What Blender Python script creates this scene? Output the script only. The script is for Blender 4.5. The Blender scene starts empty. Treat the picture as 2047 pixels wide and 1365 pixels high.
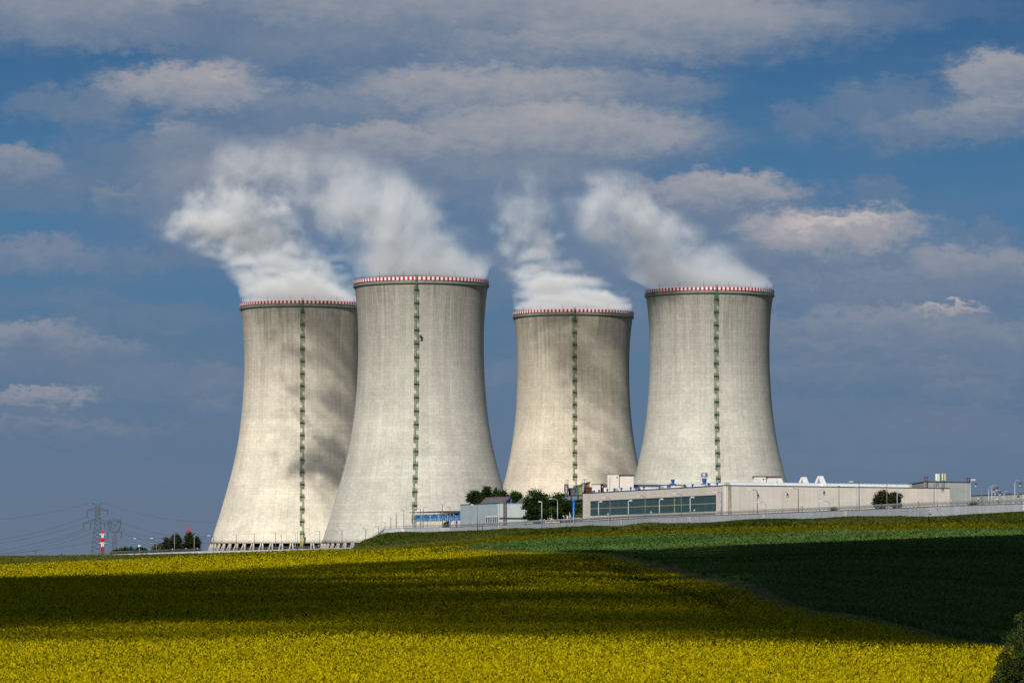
import bpy, math, random
import numpy as np
from mathutils import Vector, Matrix

R = math.radians
random.seed(7)
rng = np.random.default_rng(11)
sc = bpy.context.scene
COL = sc.collection

# ------------------------------------------------------------------ camera
F = 8400.0            # focal length in photo pixels (2047 wide)
HOR = 1125.0          # photo row of the camera's own height
PITCH = math.atan((HOR - 682.5) / F)
cam = bpy.data.objects.new("camera", bpy.data.cameras.new("camera"))
COL.objects.link(cam)
cam.location = (0, 0, 0)
cam.rotation_euler = (R(90) + PITCH, 0, 0)
cam.data.sensor_width = 36.0
cam.data.lens = 36.0 * F / 2047.0
cam.data.clip_start = 1.0
cam.data.clip_end = 90000.0
sc.camera = cam
sc.render.resolution_x, sc.render.resolution_y = 1024, 682

# ------------------------------------------------------------------ exposure and sampling
sc.view_settings.view_transform = 'Standard'
sc.view_settings.look = 'None'
sc.view_settings.exposure = 0.0
sc.view_settings.gamma = 1.0
sc.render.engine = 'CYCLES'
cy = sc.cycles
cy.use_denoising = True
cy.max_bounces = 6
cy.diffuse_bounces = 3
cy.transparent_max_bounces = 12
cy.volume_bounces = 3
cy.volume_max_steps = 256

# ------------------------------------------------------------------ sun
SUN_EL, SUN_AZ = R(36), R(197)          # azimuth measured from +Y (camera axis) towards +X
S = Vector((math.sin(SUN_AZ) * math.cos(SUN_EL), math.cos(SUN_AZ) * math.cos(SUN_EL), math.sin(SUN_EL)))
sun = bpy.data.objects.new("sun", bpy.data.lights.new("sun", 'SUN'))
COL.objects.link(sun)
sun.rotation_euler = S.to_track_quat('Z', 'Y').to_euler()
sun.data.energy = 4.6
sun.data.angle = R(0.53)
sun.data.color = (1.0, 0.955, 0.87)

# ------------------------------------------------------------------ node helpers
class NT:
    def __init__(self, tree):
        self.t = tree
    def n(self, typ, **kw):
        nd = self.t.nodes.new(typ)
        for k, v in kw.items():
            setattr(nd, k, v)
        return nd
    def put(self, sock, v):
        if v is None:
            return
        if isinstance(v, bpy.types.NodeSocket):
            self.t.links.new(v, sock)
        else:
            sock.default_value = v
    def m(self, op, a, b=None, c=None, clamp=False):
        nd = self.n('ShaderNodeMath', operation=op, use_clamp=clamp)
        for i, v in enumerate((a, b, c)):
            self.put(nd.inputs[i], v)
        return nd.outputs[0]
    def v(self, op, a, b=None, out=0):
        nd = self.n('ShaderNodeVectorMath', operation=op)
        self.put(nd.inputs[0], a)
        if b is not None:
            if op == 'SCALE':
                self.put(nd.inputs[3], b)
            else:
                self.put(nd.inputs[1], b)
        return nd.outputs[out]
    def noise(self, vec, scale=1.0, detail=4.0, rough=0.55, out=0, dims='3D', dist=0.0):
        nd = self.n('ShaderNodeTexNoise', noise_dimensions=dims)
        self.put(nd.inputs['Vector'], vec)
        nd.inputs['Scale'].default_value = scale
        nd.inputs['Detail'].default_value = detail
        nd.inputs['Roughness'].default_value = rough
        nd.inputs['Distortion'].default_value = dist
        return nd.outputs[out]
    def mr(self, val, a, b, c=0.0, d=1.0, smooth=False):
        nd = self.n('ShaderNodeMapRange')
        nd.interpolation_type = 'SMOOTHSTEP' if smooth else 'LINEAR'
        self.put(nd.inputs[0], val)
        for i, x in enumerate((a, b, c, d)):
            self.put(nd.inputs[1 + i], x)
        return nd.outputs[0]
    def mix(self, f, a, b, blend='MIX'):
        nd = self.n('ShaderNodeMix', data_type='RGBA', blend_type=blend)
        self.put(nd.inputs[0], f)
        for s, x in ((nd.inputs[6], a), (nd.inputs[7], b)):
            if isinstance(x, (tuple, list)):
                s.default_value = (x[0], x[1], x[2], 1.0)
            else:
                self.put(s, x)
        return nd.outputs[2]
    def sep(self, v):
        nd = self.n('ShaderNodeSeparateXYZ')
        self.put(nd.inputs[0], v)
        return nd.outputs
    def comb(self, x, y, z=0.0):
        nd = self.n('ShaderNodeCombineXYZ')
        for i, q in enumerate((x, y, z)):
            self.put(nd.inputs[i], q)
        return nd.outputs[0]
    def ramp(self, f, stops, interp='LINEAR'):
        nd = self.n('ShaderNodeValToRGB')
        nd.color_ramp.interpolation = interp
        el = nd.color_ramp.elements
        while len(el) < len(stops):
            el.new(0.5)
        for e, (p, c) in zip(el, stops):
            e.position = p
            e.color = (c[0], c[1], c[2], 1.0)
        self.put(nd.inputs[0], f)
        return nd.outputs[0]
    def curve(self, f, pts):
        """pts: list of (x in 0..1, y in 0..1), piecewise smooth"""
        nd = self.n('ShaderNodeFloatCurve')
        cv = nd.mapping.curves[0]
        while len(cv.points) < len(pts):
            cv.points.new(0.5, 0.5)
        for p, (x, y) in zip(cv.points, pts):
            p.location = (x, y)
        nd.mapping.update()
        self.put(nd.inputs['Value'], f)
        return nd.outputs[0]

def srgb(r, g, b):
    f = lambda c: (c / 12.92 if c <= 0.04045 else ((c + 0.055) / 1.055) ** 2.4)
    return (f(r / 255), f(g / 255), f(b / 255))

# ------------------------------------------------------------------ sky: Nishita daylight, low banks of cloud in front of it
def build_world():
    w = bpy.data.worlds.new("World")
    sc.world = w
    w.use_nodes = True
    t = w.node_tree
    t.nodes.clear()
    g = NT(t)
    tc = g.n('ShaderNodeTexCoord').outputs['Generated']
    x, y, z = g.sep(tc)
    az = g.m('ARCTAN2', x, y)
    el = g.m('ARCSINE', z)
    U = g.m('MULTIPLY', az, F / 1000.0)                 # thousandths of the photo's pixel scale, 0 = camera axis
    V = g.m('MULTIPLY', el, F / 1000.0)                 # 0 = horizon
    P = g.comb(U, V, 0.0)
    sky = g.n('ShaderNodeTexSky', sky_type='NISHITA')
    sky.sun_disc = False
    sky.sun_elevation = SUN_EL
    sky.sun_rotation = SUN_AZ
    sky.air_density = 1.0
    sky.dust_density = 0.6
    sky.ozone_density = 1.6
    nish = g.v('SCALE', sky.outputs[0], SKY_K)
    # deep polarised blue low over the horizon, greyer in the last degree
    grad = g.ramp(g.mr(V, 0.0, 1.4), [(0.0, srgb(104, 119, 137)), (0.10, srgb(98, 118, 143)), (0.26, srgb(92, 119, 146)),
                                      (0.45, srgb(78, 120, 157)), (0.62, srgb(66, 112, 153)), (0.85, srgb(51, 93, 138)), (1.0, srgb(48, 86, 130))])
    base = g.mix(g.mr(V, 1.5, 4.5, smooth=True), grad, nish)
    # drifting turbulence
    Ps = g.v('MULTIPLY', P, (1.0, 1.9, 1.0))
    w1 = g.v('SUBTRACT', g.noise(Ps, 4.0, 3.0, 0.6, out=1), (0.5, 0.5, 0.5))
    w2 = g.v('SUBTRACT', g.noise(Ps, 15.0, 5.0, 0.62, out=1), (0.5, 0.5, 0.5))
    w3 = g.v('SUBTRACT', g.noise(Ps, 42.0, 3.0, 0.6, out=1), (0.5, 0.5, 0.5))
    Pw = g.v('ADD', g.v('ADD', P, g.v('MULTIPLY', w3, (0.07, 0.05, 0.0))), g.v('ADD', g.v('MULTIPLY', w1, (0.16, 0.06, 0.0)), g.v('MULTIPLY', w2, (0.13, 0.075, 0.0))))
    fine = g.noise(g.v('MULTIPLY', P, (1.0, 1.7, 1.0)), 11.0, 5.0, 0.62)
    fine_c = g.m('SUBTRACT', fine, 0.5)
    soft = g.noise(g.v('MULTIPLY', P, (1.0, 3.4, 1.0)), 3.0, 3.0, 0.55)
    soft_c = g.m('SUBTRACT', soft, 0.5)
    keep, light = 1.0, 0.0                               # clear sky left, light on the cloud; updated bank by bank
    for (cx, cyy, rx, ry, dens, br) in CLOUDS:
        rx, ry, dens = rx * 1.16, ry * 1.16, min(.99, dens * 1.05)
        d = g.n('ShaderNodeVectorMath', operation='MULTIPLY_ADD')
        g.put(d.inputs[0], Pw)
        d.inputs[1].default_value = (1000.0 / rx, 1000.0 / ry, 0.0)
        d.inputs[2].default_value = (-(cx - 1023.5) / rx, -(HOR - cyy) / ry, 0.0)
        d = d.outputs[0]
        inv = g.mr(g.v('LENGTH', d, out=1), 1.18, 0.45, 1.0, 1.0 - dens, smooth=True)
        keep = g.m('MULTIPLY', keep, inv)
        lin = g.m('MULTIPLY_ADD', g.v('DOT_PRODUCT', d, (0.0, 1.0, 0.0), out=1), 0.52 * br, 0.62 * br, clamp=True)
        light = g.m('MAXIMUM', light, g.m('MULTIPLY', lin, g.m('SUBTRACT', 1.0, inv)))
    mask = g.m('SUBTRACT', 1.0, keep)
    # thin veil everywhere low down, broken cloud over the rest of the dome
    veil = g.m('MULTIPLY', g.mr(soft, 0.38, 0.72, 0.0, 1.0, smooth=True), g.mr(V, 0.95, 0.2, 0.14, 0.64))
    mask = g.m('SUBTRACT', 1.0, g.m('MULTIPLY', g.m('SUBTRACT', 1.0, mask), g.m('SUBTRACT', 1.0, veil)))
    dome = g.noise(g.v('MULTIPLY', tc, (1.0, 1.0, 2.2)), 3.2, 4.0, 0.6)
    outside = g.m('MAXIMUM', g.mr(V, 1.18, 1.7), g.mr(g.m('ABSOLUTE', U), 1.1, 1.5))
    dm = g.m('MULTIPLY', g.mr(dome, 0.52, 0.66, 0.0, 0.8, smooth=True), outside)
    mask = g.m('MAXIMUM', mask, dm)
    light = g.m('MAXIMUM', light, g.m('MULTIPLY', dm, 0.45))
    light = g.m('ADD', light, g.m('MULTIPLY', soft_c, 0.22), clamp=True)
    light = g.m('ADD', light, g.m('MULTIPLY', fine_c, 0.34), clamp=True)
    ccol = g.ramp(light, [(0.0, srgb(98, 120, 149)), (0.22, srgb(114, 130, 153)), (0.45, srgb(140, 147, 160)),
                          (0.7, srgb(161, 160, 168)), (1.0, srgb(206, 196, 194))])
    low = g.mr(V, 0.65, 0.05, 0.0, 0.62)                # the far air greys the lowest clouds
    ccol = g.mix(low, ccol, srgb(100, 116, 140))
    col = g.mix(mask, base, ccol)
    bg = g.n('ShaderNodeBackground')
    g.put(bg.inputs[0], col)
    bg.inputs[1].default_value = 1.0
    out = g.n('ShaderNodeOutputWorld')
    t.links.new(bg.outputs[0], out.inputs[0])
    w.cycles.sampling_method = 'MANUAL'
    w.cycles.sample_map_resolution = 512

SKY_K = 0.050         # strength of the Nishita sky
CLOUDS = [  # centre x, centre y, half width, half height (photo scale), density, brightness
    (900, 30, 520, 75, .9, .62), (1330, 45, 400, 90, .95, .70), (1130, 100, 330, 46, .8, .62), (520, 0, 330, 50, .8, .6),
    (110, 20, 270, 85, .9, .55), (270, 0, 170, 42, .8, .75), (330, 70, 110, 38, .6, .4), (230, 75, 130, 30, .6, .45),
    (380, 185, 190, 62, .9, .85), (700, 105, 300, 55, .7, .34), (540, 90, 200, 40, .6, .3), (1250, 185, 190, 40, .75, .5),
    (960, 185, 340, 60, .95, .75), (1120, 275, 340, 72, .98, .78), (830, 295, 300, 50, .9, .72), (640, 240, 200, 60, .75, .45),
    (560, 320, 270, 50, .7, .45), (1000, 360, 330, 55, .8, .42), (120, 220, 130, 40, .6, .4), (180, 245, 80, 36, .5, .45), (35, 340, 110, 42, .8, .62),
    (60, 390, 160, 50, .5, .25), (345, 275, 50, 38, .7, .62), (270, 340, 200, 60, .55, .28), (235, 400, 62, 34, .55, .6),
    (480, 400, 260, 130, .8, .48), (400, 330, 150, 80, .6, .55), (600, 350, 190, 70, .75, .55), (720, 330, 200, 50, .7, .5), (60, 520, 160, 34, .65, .5),
    (260, 530, 120, 26, .5, .35), (440, 500, 120, 50, .5, .4),
    (1760, 215, 130, 46, .6, .42), (1600, 240, 60, 40, .5, .4), (1870, 265, 170, 44, .7, .48), (2010, 165, 120, 66, .9, .78),
    (1990, 240, 140, 46, .85, .55), (1810, 165, 60, 18, .4, .35), (1690, 40, 180, 55, .5, .35), (1890, 20, 120, 40, .3, .25),
    (1450, 390, 200, 46, .95, .80), (1330, 440, 260, 46, .8, .3), (1660, 470, 215, 56, .97, 1.0), (1560, 520, 340, 44, .85, .4), (1740, 390, 50, 36, .5, .42),
    (1970, 470, 80, 26, .5, .35), (1950, 545, 150, 60, .85, .58), (1720, 575, 330, 42, .75, .42), (1880, 600, 260, 34, .6, .42),
    (1905, 632, 90, 17, .9, 1.0), (1730, 655, 320, 50, .8, .56), (1950, 690, 200, 50, .7, .5), (1780, 745, 360, 34, .6, .5),
    (1920, 785, 120, 30, .6, .55), (1650, 820, 300, 30, .45, .4), (1850, 880, 300, 40, .5, .45), (1650, 700, 200, 30, .55, .55), (1900, 840, 200, 24, .5, .5), (1700, 930, 260, 26, .4, .4), (300, 640, 160, 30, .45, .4), (150, 600, 120, 24, .4, .35),
    (60, 675, 130, 34, .8, .72), (190, 705, 120, 30, .7, .6), (90, 730, 260, 34, .65, .32), (75, 795, 120, 20, .85, .95), (300, 770, 200, 34, .55, .36),
    (130, 855, 300, 22, .6, .55), (60, 830, 200, 24, .6, .25), (400, 760, 110, 40, .5, .45), (430, 810, 60, 22, .5, .6),
    (1000, 740, 60, 40, .5, .5), (1270, 640, 60, 60, .5, .45), (1010, 440, 150, 60, .55, .35), (980, 560, 160, 70, .6, .45), (1230, 520, 160, 70, .6, .45),
]
build_world()

# ------------------------------------------------------------------ picture <-> world
def P(px, py, d):
    a = (px - 1023.5) / F
    b = (682.5 - py) / F
    yy = math.cos(PITCH) - b * math.sin(PITCH)
    zz = math.sin(PITCH) + b * math.cos(PITCH)
    return Vector((a * d / yy, d, zz * d / yy))

def X_at(px, d):
    return (px - 1023.5) / F * d

# ------------------------------------------------------------------ mesh helpers
def tag(o, label=None, cat=None, group=None, kind=None):
    if label: o["label"] = label
    if cat: o["category"] = cat
    if group: o["group"] = group
    if kind: o["kind"] = kind
    return o

def empty(name, loc=(0, 0, 0), rz=0.0):
    o = bpy.data.objects.new(name, None)
    o.empty_display_size = 0.5
    o.location = loc
    o.rotation_euler = (0, 0, rz)
    COL.objects.link(o)
    return o

def link_mesh(name, me, parent=None):
    o = bpy.data.objects.new(name, me)
    COL.objects.link(o)
    if parent is not None:
        o.parent = parent
    return o

class MB:
    """collects shapes, then links them as ONE mesh object"""
    def __init__(self):
        self.v, self.f, self.mi, self.sm = [], [], [], []
    def add(self, vs, fs, mi=0, smooth=False):
        o = len(self.v)
        self.v += [tuple(p) for p in vs]
        for f in fs:
            self.f.append([i + o for i in f])
            self.mi.append(mi)
            self.sm.append(smooth)
        return self
    def box(self, c, s, rz=0.0, mi=0):
        ca, sa = math.cos(rz), math.sin(rz)
        vs = []
        for dz in (-.5, .5):
            for dx, dy in ((-.5, -.5), (.5, -.5), (.5, .5), (-.5, .5)):
                lx, ly = dx * s[0], dy * s[1]
                vs.append((c[0] + lx * ca - ly * sa, c[1] + lx * sa + ly * ca, c[2] + dz * s[2]))
        return self.add(vs, [(3, 2, 1, 0), (4, 5, 6, 7), (0, 1, 5, 4), (1, 2, 6, 5), (2, 3, 7, 6), (3, 0, 4, 7)], mi)
    def bx(self, x0, x1, y0, y1, z0, z1, mi=0):
        return self.box(((x0 + x1) / 2, (y0 + y1) / 2, (z0 + z1) / 2), (x1 - x0, y1 - y0, z1 - z0), 0, mi)
    def tube(self, p0, p1, r, n=6, mi=0, r1=None, cap=True):
        p0, p1 = Vector(p0), Vector(p1)
        d = p1 - p0
        if d.length < 1e-6:
            return self
        r1 = r if r1 is None else r1
        q = d.to_track_quat('Z', 'Y').to_matrix()
        vs = []
        for p, rr in ((p0, r), (p1, r1)):
            for i in range(n):
                a = 2 * math.pi * i / n
                vs.append(p + q @ Vector((rr * math.cos(a), rr * math.sin(a), 0)))
        fs = [(i, (i + 1) % n, n + (i + 1) % n, n + i) for i in range(n)]
        if cap:
            fs += [tuple(range(n - 1, -1, -1)), tuple(range(n, 2 * n))]
        return self.add(vs, fs, mi, n > 5)
    def path(self, pts, r, n=5, mi=0):
        for a, b in zip(pts[:-1], pts[1:]):
            self.tube(a, b, r, n, mi)
        return self
    def lathe(self, prof, n=24, mi=0, c=(0, 0, 0), smooth=True, close=False):
        vs, fs = [], []
        for r, z in prof:
            for i in range(n):
                a = 2 * math.pi * i / n
                vs.append((c[0] + r * math.cos(a), c[1] + r * math.sin(a), c[2] + z))
        k = len(prof)
        for j in range(k - 1 if not close else k):
            j2 = (j + 1) % k
            for i in range(n):
                i2 = (i + 1) % n
                fs.append((j * n + i, j * n + i2, j2 * n + i2, j2 * n + i))
        return self.add(vs, fs, mi, smooth)
    def sphere(self, c, r, n=10, m=6, mi=0, sz=1.0):
        prof = []
        for j in range(m + 1):
            a = -math.pi / 2 + math.pi * j / m
            prof.append((max(1e-4, r * math.cos(a)), r * math.sin(a) * sz))
        return self.lathe(prof, n, mi, c)
    def prism(self, poly, z0, z1, mi=0):
        """vertical prism on a counter-clockwise ground outline"""
        n = len(poly)
        z0 = [z0] * n if not hasattr(z0, '__len__') else z0
        z1 = [z1] * n if not hasattr(z1, '__len__') else z1
        vs = [(p[0], p[1], a) for p, a in zip(poly, z0)] + [(p[0], p[1], a) for p, a in zip(poly, z1)]
        fs = [(i, (i + 1) % n, n + (i + 1) % n, n + i) for i in range(n)]
        fs += [tuple(range(n - 1, -1, -1)), tuple(range(n, 2 * n))]
        return self.add(vs, fs, mi)
    def quad(self, a, b, c, d, mi=0):
        return self.add([a, b, c, d], [(0, 1, 2, 3)], mi)
    def build(self, name, mats, parent=None):
        me = bpy.data.meshes.new(name)
        me.from_pydata(self.v, [], self.f)
        if not isinstance(mats, (list, tuple)):
            mats = [mats]
        for m in mats:
            me.materials.append(m)
        me.polygons.foreach_set('material_index', self.mi)
        me.polygons.foreach_set('use_smooth', self.sm)
        me.update()
        return link_mesh(name, me, parent)

def quads_mesh(name, V4, mats, mi=None, cols=None, parent=None):
    """V4: (n,4,3) array of loose quads in one mesh, optional per-quad colour"""
    n = len(V4)
    me = bpy.data.meshes.new(name)
    me.vertices.add(4 * n)
    me.vertices.foreach_set('co', V4.reshape(-1).astype(np.float32))
    me.loops.add(4 * n)
    me.loops.foreach_set('vertex_index', np.arange(4 * n, dtype=np.int32))
    me.polygons.add(n)
    me.polygons.foreach_set('loop_start', np.arange(0, 4 * n, 4, dtype=np.int32))
    try:
        me.polygons.foreach_set('loop_total', np.full(n, 4, dtype=np.int32))
    except Exception:
        pass
    for m in (mats if isinstance(mats, (list, tuple)) else [mats]):
        me.materials.append(m)
    if mi is not None:
        me.polygons.foreach_set('material_index', mi.astype(np.int32))
    if cols is not None:
        at = me.attributes.new('tone', 'FLOAT', 'FACE')
        at.data.foreach_set('value', cols.astype(np.float32))
    me.update(calc_edges=True)
    me.validate()
    return link_mesh(name, me, parent)

# ------------------------------------------------------------------ materials
MATS = {}
def mat(name, col, rough=0.8, var=0.12, scale=0.6, metal=0.0, streak=0.0, spec=0.3):
    """paint or stone with weathering: noise mottling and vertical streaks in the object's own space"""
    if name in MATS:
        return MATS[name]
    m = bpy.data.materials.new(name)
    m.use_nodes = True
    g = NT(m.node_tree)
    b = m.node_tree.nodes['Principled BSDF']
    oc = g.n('ShaderNodeTexCoord').outputs['Object']
    n1 = g.noise(oc, scale, 5.0, 0.6)
    f = g.mr(n1, 0.3, 0.7, 1.0 - var, 1.0 + var)
    if streak:
        n2 = g.noise(g.v('MULTIPLY', oc, (1.0, 1.0, 0.06)), scale * 1.6, 4.0, 0.65)
        f = g.m('MULTIPLY', f, g.mr(n2, 0.42, 0.72, 1.0, 1.0 - streak))
    g.put(b.inputs['Base Color'], g.v('SCALE', tuple(col), f))
    b.inputs['Roughness'].default_value = rough
    b.inputs['Metallic'].default_value = metal
    b.inputs['Specular IOR Level'].default_value = spec
    MATS[name] = m
    return m

def leaf_mat(name, dark, light, trans=0.25):
    m = bpy.data.materials.new(name)
    m.use_nodes = True
    t = m.node_tree
    t.nodes.clear()
    g = NT(t)
    tone = g.n('ShaderNodeAttribute', attribute_name='tone').outputs['Fac']
    col = g.mix(tone, dark, light)
    d = g.n('ShaderNodeBsdfDiffuse'); g.put(d.inputs[0], col)
    tr = g.n('ShaderNodeBsdfTranslucent'); g.put(tr.inputs[0], col)
    mx = g.n('ShaderNodeMixShader'); mx.inputs[0].default_value = trans
    t.links.new(d.outputs[0], mx.inputs[1]); t.links.new(tr.outputs[0], mx.inputs[2])
    o = g.n('ShaderNodeOutputMaterial'); t.links.new(mx.outputs[0], o.inputs[0])
    MATS[name] = m
    return m

# ------------------------------------------------------------------ terrain
FAR = [(1880, None, 3.0), (2600, None, 3.0), (5000, None, 0.0), (30000, None, -14.0)]
def col_(px, rows, tail):
    """a line of sight over the land: (distance, photo row of the ground there[, height instead])"""
    out = [(0.0, -2.9), (60.0, -2.9)]
    for r in rows:
        out.append((r[0], P(px, r[1], r[0]).z if r[1] is not None else r[2]))
    for r in tail:
        out.append((r[0], P(px, r[1], r[0]).z if r[1] is not None else r[2]))
    return (px, np.array([o[0] for o in out]), np.array([o[1] for o in out]))
PL = 12.2       # level of the plant's platform above the camera
def plat(dw):   # behind the wall at distance dw
    return [(dw, None, PL), (1800, None, PL), (1855, None, 3.6)] + FAR
near = [(100, 1364), (160, 1271), (250, 1206)]
COLS = [
    col_(-700, near + [(400, 1164), (600, 1142), (800, 1130), (1100, 1119), (1350, 1113)], [(1600, None, 2.0)] + FAR),
    col_(0, near + [(400, 1163), (600, 1140), (800, 1128), (1100, 1117), (1350, 1111.3)], [(1600, None, 2.0)] + FAR),
    col_(220, near + [(400, 1162), (600, 1138), (800, 1126), (1100, 1115), (1400, 1109.5)], [(1650, None, 2.4), (1860, None, 2.6)] + FAR),
    col_(400, near + [(400, 1160), (600, 1135), (800, 1124), (1100, 1112.5), (1420, 1106.3)], [(1650, None, 2.9), (1850, None, 3.0)] + FAR),
    col_(700, near + [(400, 1157), (600, 1130), (800, 1117), (1100, 1105), (1500, 1097)], [(1650, None, 4.9), (1800, None, 4.2)] + FAR),
    col_(735, near + [(400, 1157), (600, 1130), (800, 1117), (1100, 1104), (1560, 1094.5)], [(1700, 1092), (1775, 1081)] + [(1800, None, 8.6), (1855, None, 4.0)] + FAR),
    col_(775, near + [(400, 1157), (600, 1129), (800, 1116), (1100, 1103), (1560, 1092), (1640, 1089)], [(1780, 1069)] + [(1815, None, 12.0), (1855, None, 3.6)] + FAR),
    col_(900, near + [(400, 1155), (600, 1127), (800, 1113), (1000, 1103), (1250, 1092), (1450, 1085), (1570, 1080)], [(1735, 1065.5)] + plat(1765)),
    col_(1023, near + [(400, 1152), (600, 1116), (750, 1105), (850, 1104), (950, 1099), (1100, 1091), (1250, 1083), (1400, 1075), (1500, 1069)], [(1635, 1060.5)] + plat(1660)),
    col_(1180, near + [(400, 1155), (550, 1124), (700, 1105), (800, 1106), (900, 1098), (1050, 1086), (1160, 1077), (1300, 1068), (1390, 1061.5)], [(1490, 1055)] + plat(1515)),
    col_(1300, [(100, 1364), (160, 1270), (250, 1207), (400, 1160), (500, 1137), (600, 1121), (670, 1113), (760, 1112.5), (850, 1104), (950, 1090), (1050, 1078), (1130, 1071), (1270, 1058)], [(1365, 1050.5)] + plat(1390)),
    col_(1500, [(100, 1364), (160, 1270), (250, 1208), (330, 1165), (430, 1152), (600, 1116), (800, 1093), (950, 1077), (1020, 1068.5), (1190, 1049)], [(1262, 1043)] + plat(1288)),
    col_(1700, [(100, 1364), (160, 1272), (205, 1232), (260, 1216), (400, 1156), (600, 1109), (800, 1082), (920, 1063.5), (1090, 1046)], [(1170, 1036)] + plat(1200)),
    col_(2047, [(100, 1364), (140, 1296), (175, 1288), (250, 1246), (400, 1168), (600, 1105), (740, 1075), (830, 1060), (955, 1044)], [(1040, 1026)] + plat(1078)),
    col_(2800, [(100, 1364), (140, 1297), (175, 1289), (250, 1247), (400, 1168), (600, 1104), (740, 1073), (830, 1058), (955, 1042)], [(1040, 1024)] + plat(1078)),
]
def pchip(xk, yk, x):
    h = np.diff(xk); dl = np.diff(yk) / h
    m = np.zeros(len(xk))
    for i in range(1, len(xk) - 1):
        if dl[i - 1] * dl[i] > 0:
            w1, w2 = 2 * h[i] + h[i - 1], h[i] + 2 * h[i - 1]
            m[i] = (w1 + w2) / (w1 / dl[i - 1] + w2 / dl[i])
    x = np.clip(x, xk[0], xk[-1])
    i = np.clip(np.searchsorted(xk, x) - 1, 0, len(h) - 1)
    t = (x - xk[i]) / h[i]
    return ((2*t**3 - 3*t**2 + 1) * yk[i] + (t**3 - 2*t**2 + t) * h[i] * m[i] + (-2*t**3 + 3*t**2) * yk[i+1] + (t**3 - t**2) * h[i] * m[i+1])
_D = np.concatenate([np.linspace(0, 2200, 1101), np.linspace(2250, 30000, 400)])
_TAB = np.array([pchip(c[1], c[2], _D) for c in COLS])
_PX = np.array([c[0] for c in COLS], float)
def gz(px, d):
    """ground height under the line of sight px at forward distance d (arrays)"""
    px = np.atleast_1d(np.asarray(px, float)); d = np.atleast_1d(np.asarray(d, float))
    px, d = np.broadcast_arrays(px, d)
    pc = np.clip(px, _PX[0], _PX[-1])
    j = np.clip(np.searchsorted(_PX, pc) - 1, 0, len(_PX) - 2)
    t = (pc - _PX[j]) / (_PX[j + 1] - _PX[j])
    t = t * t * (3 - 2 * t) * 0.5 + t * 0.5
    k = np.clip(np.searchsorted(_D, np.clip(d, 0, 29999)) - 1, 0, len(_D) - 2)
    s = np.clip((d - _D[k]) / (_D[k + 1] - _D[k]), 0, 1)
    z0 = _TAB[j, k] * (1 - s) + _TAB[j, k + 1] * s
    z1 = _TAB[j + 1, k] * (1 - s) + _TAB[j + 1, k + 1] * s
    return z0 * (1 - t) + z1 * t
def gzw(x, y):
    return float(gz(1023.5 + F * x / y, y)[0])

# borders between the crops, as world lines (line of sight, distance)
_edge_d = np.array([0, 130, 150, 215, 330, 430, 600, 720, 850, 960, 1080, 1200, 1210])
_edge_p = np.array([2150, 2110, 2000, 1640, 1490, 1405, 1285, 1190, 1090, 1010, 955, 936, 5000.])
def in_wheat(px, d):
    return (px > np.interp(d, _edge_d, _edge_p)) & (d < strip_d(px))
_sp = np.array([900, 940, 1023, 1180, 1300, 1500, 1700, 2047, 2800.])
def strip_d(px):   return np.interp(px, _sp, [1300, 1290, 1250, 1160, 1130, 1020, 920, 830, 830])
def foot_d(px):    return np.interp(px, [690, 735, 775, 900, 1023, 1180, 1300, 1500, 1700, 2047, 2800], [1780, 1700, 1640, 1570, 1500, 1390, 1270, 1190, 1090, 955, 955])
def wall_d(px):    return np.interp(px, [235, 400, 700, 728, 768, 808, 900, 1023, 1180, 1300, 1500, 1700, 1858, 2047, 2800],
                                    [1890, 1850, 1795, 1788, 1798, 1796, 1762, 1658, 1510, 1388, 1286, 1198, 1128, 1077, 1077])

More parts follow.
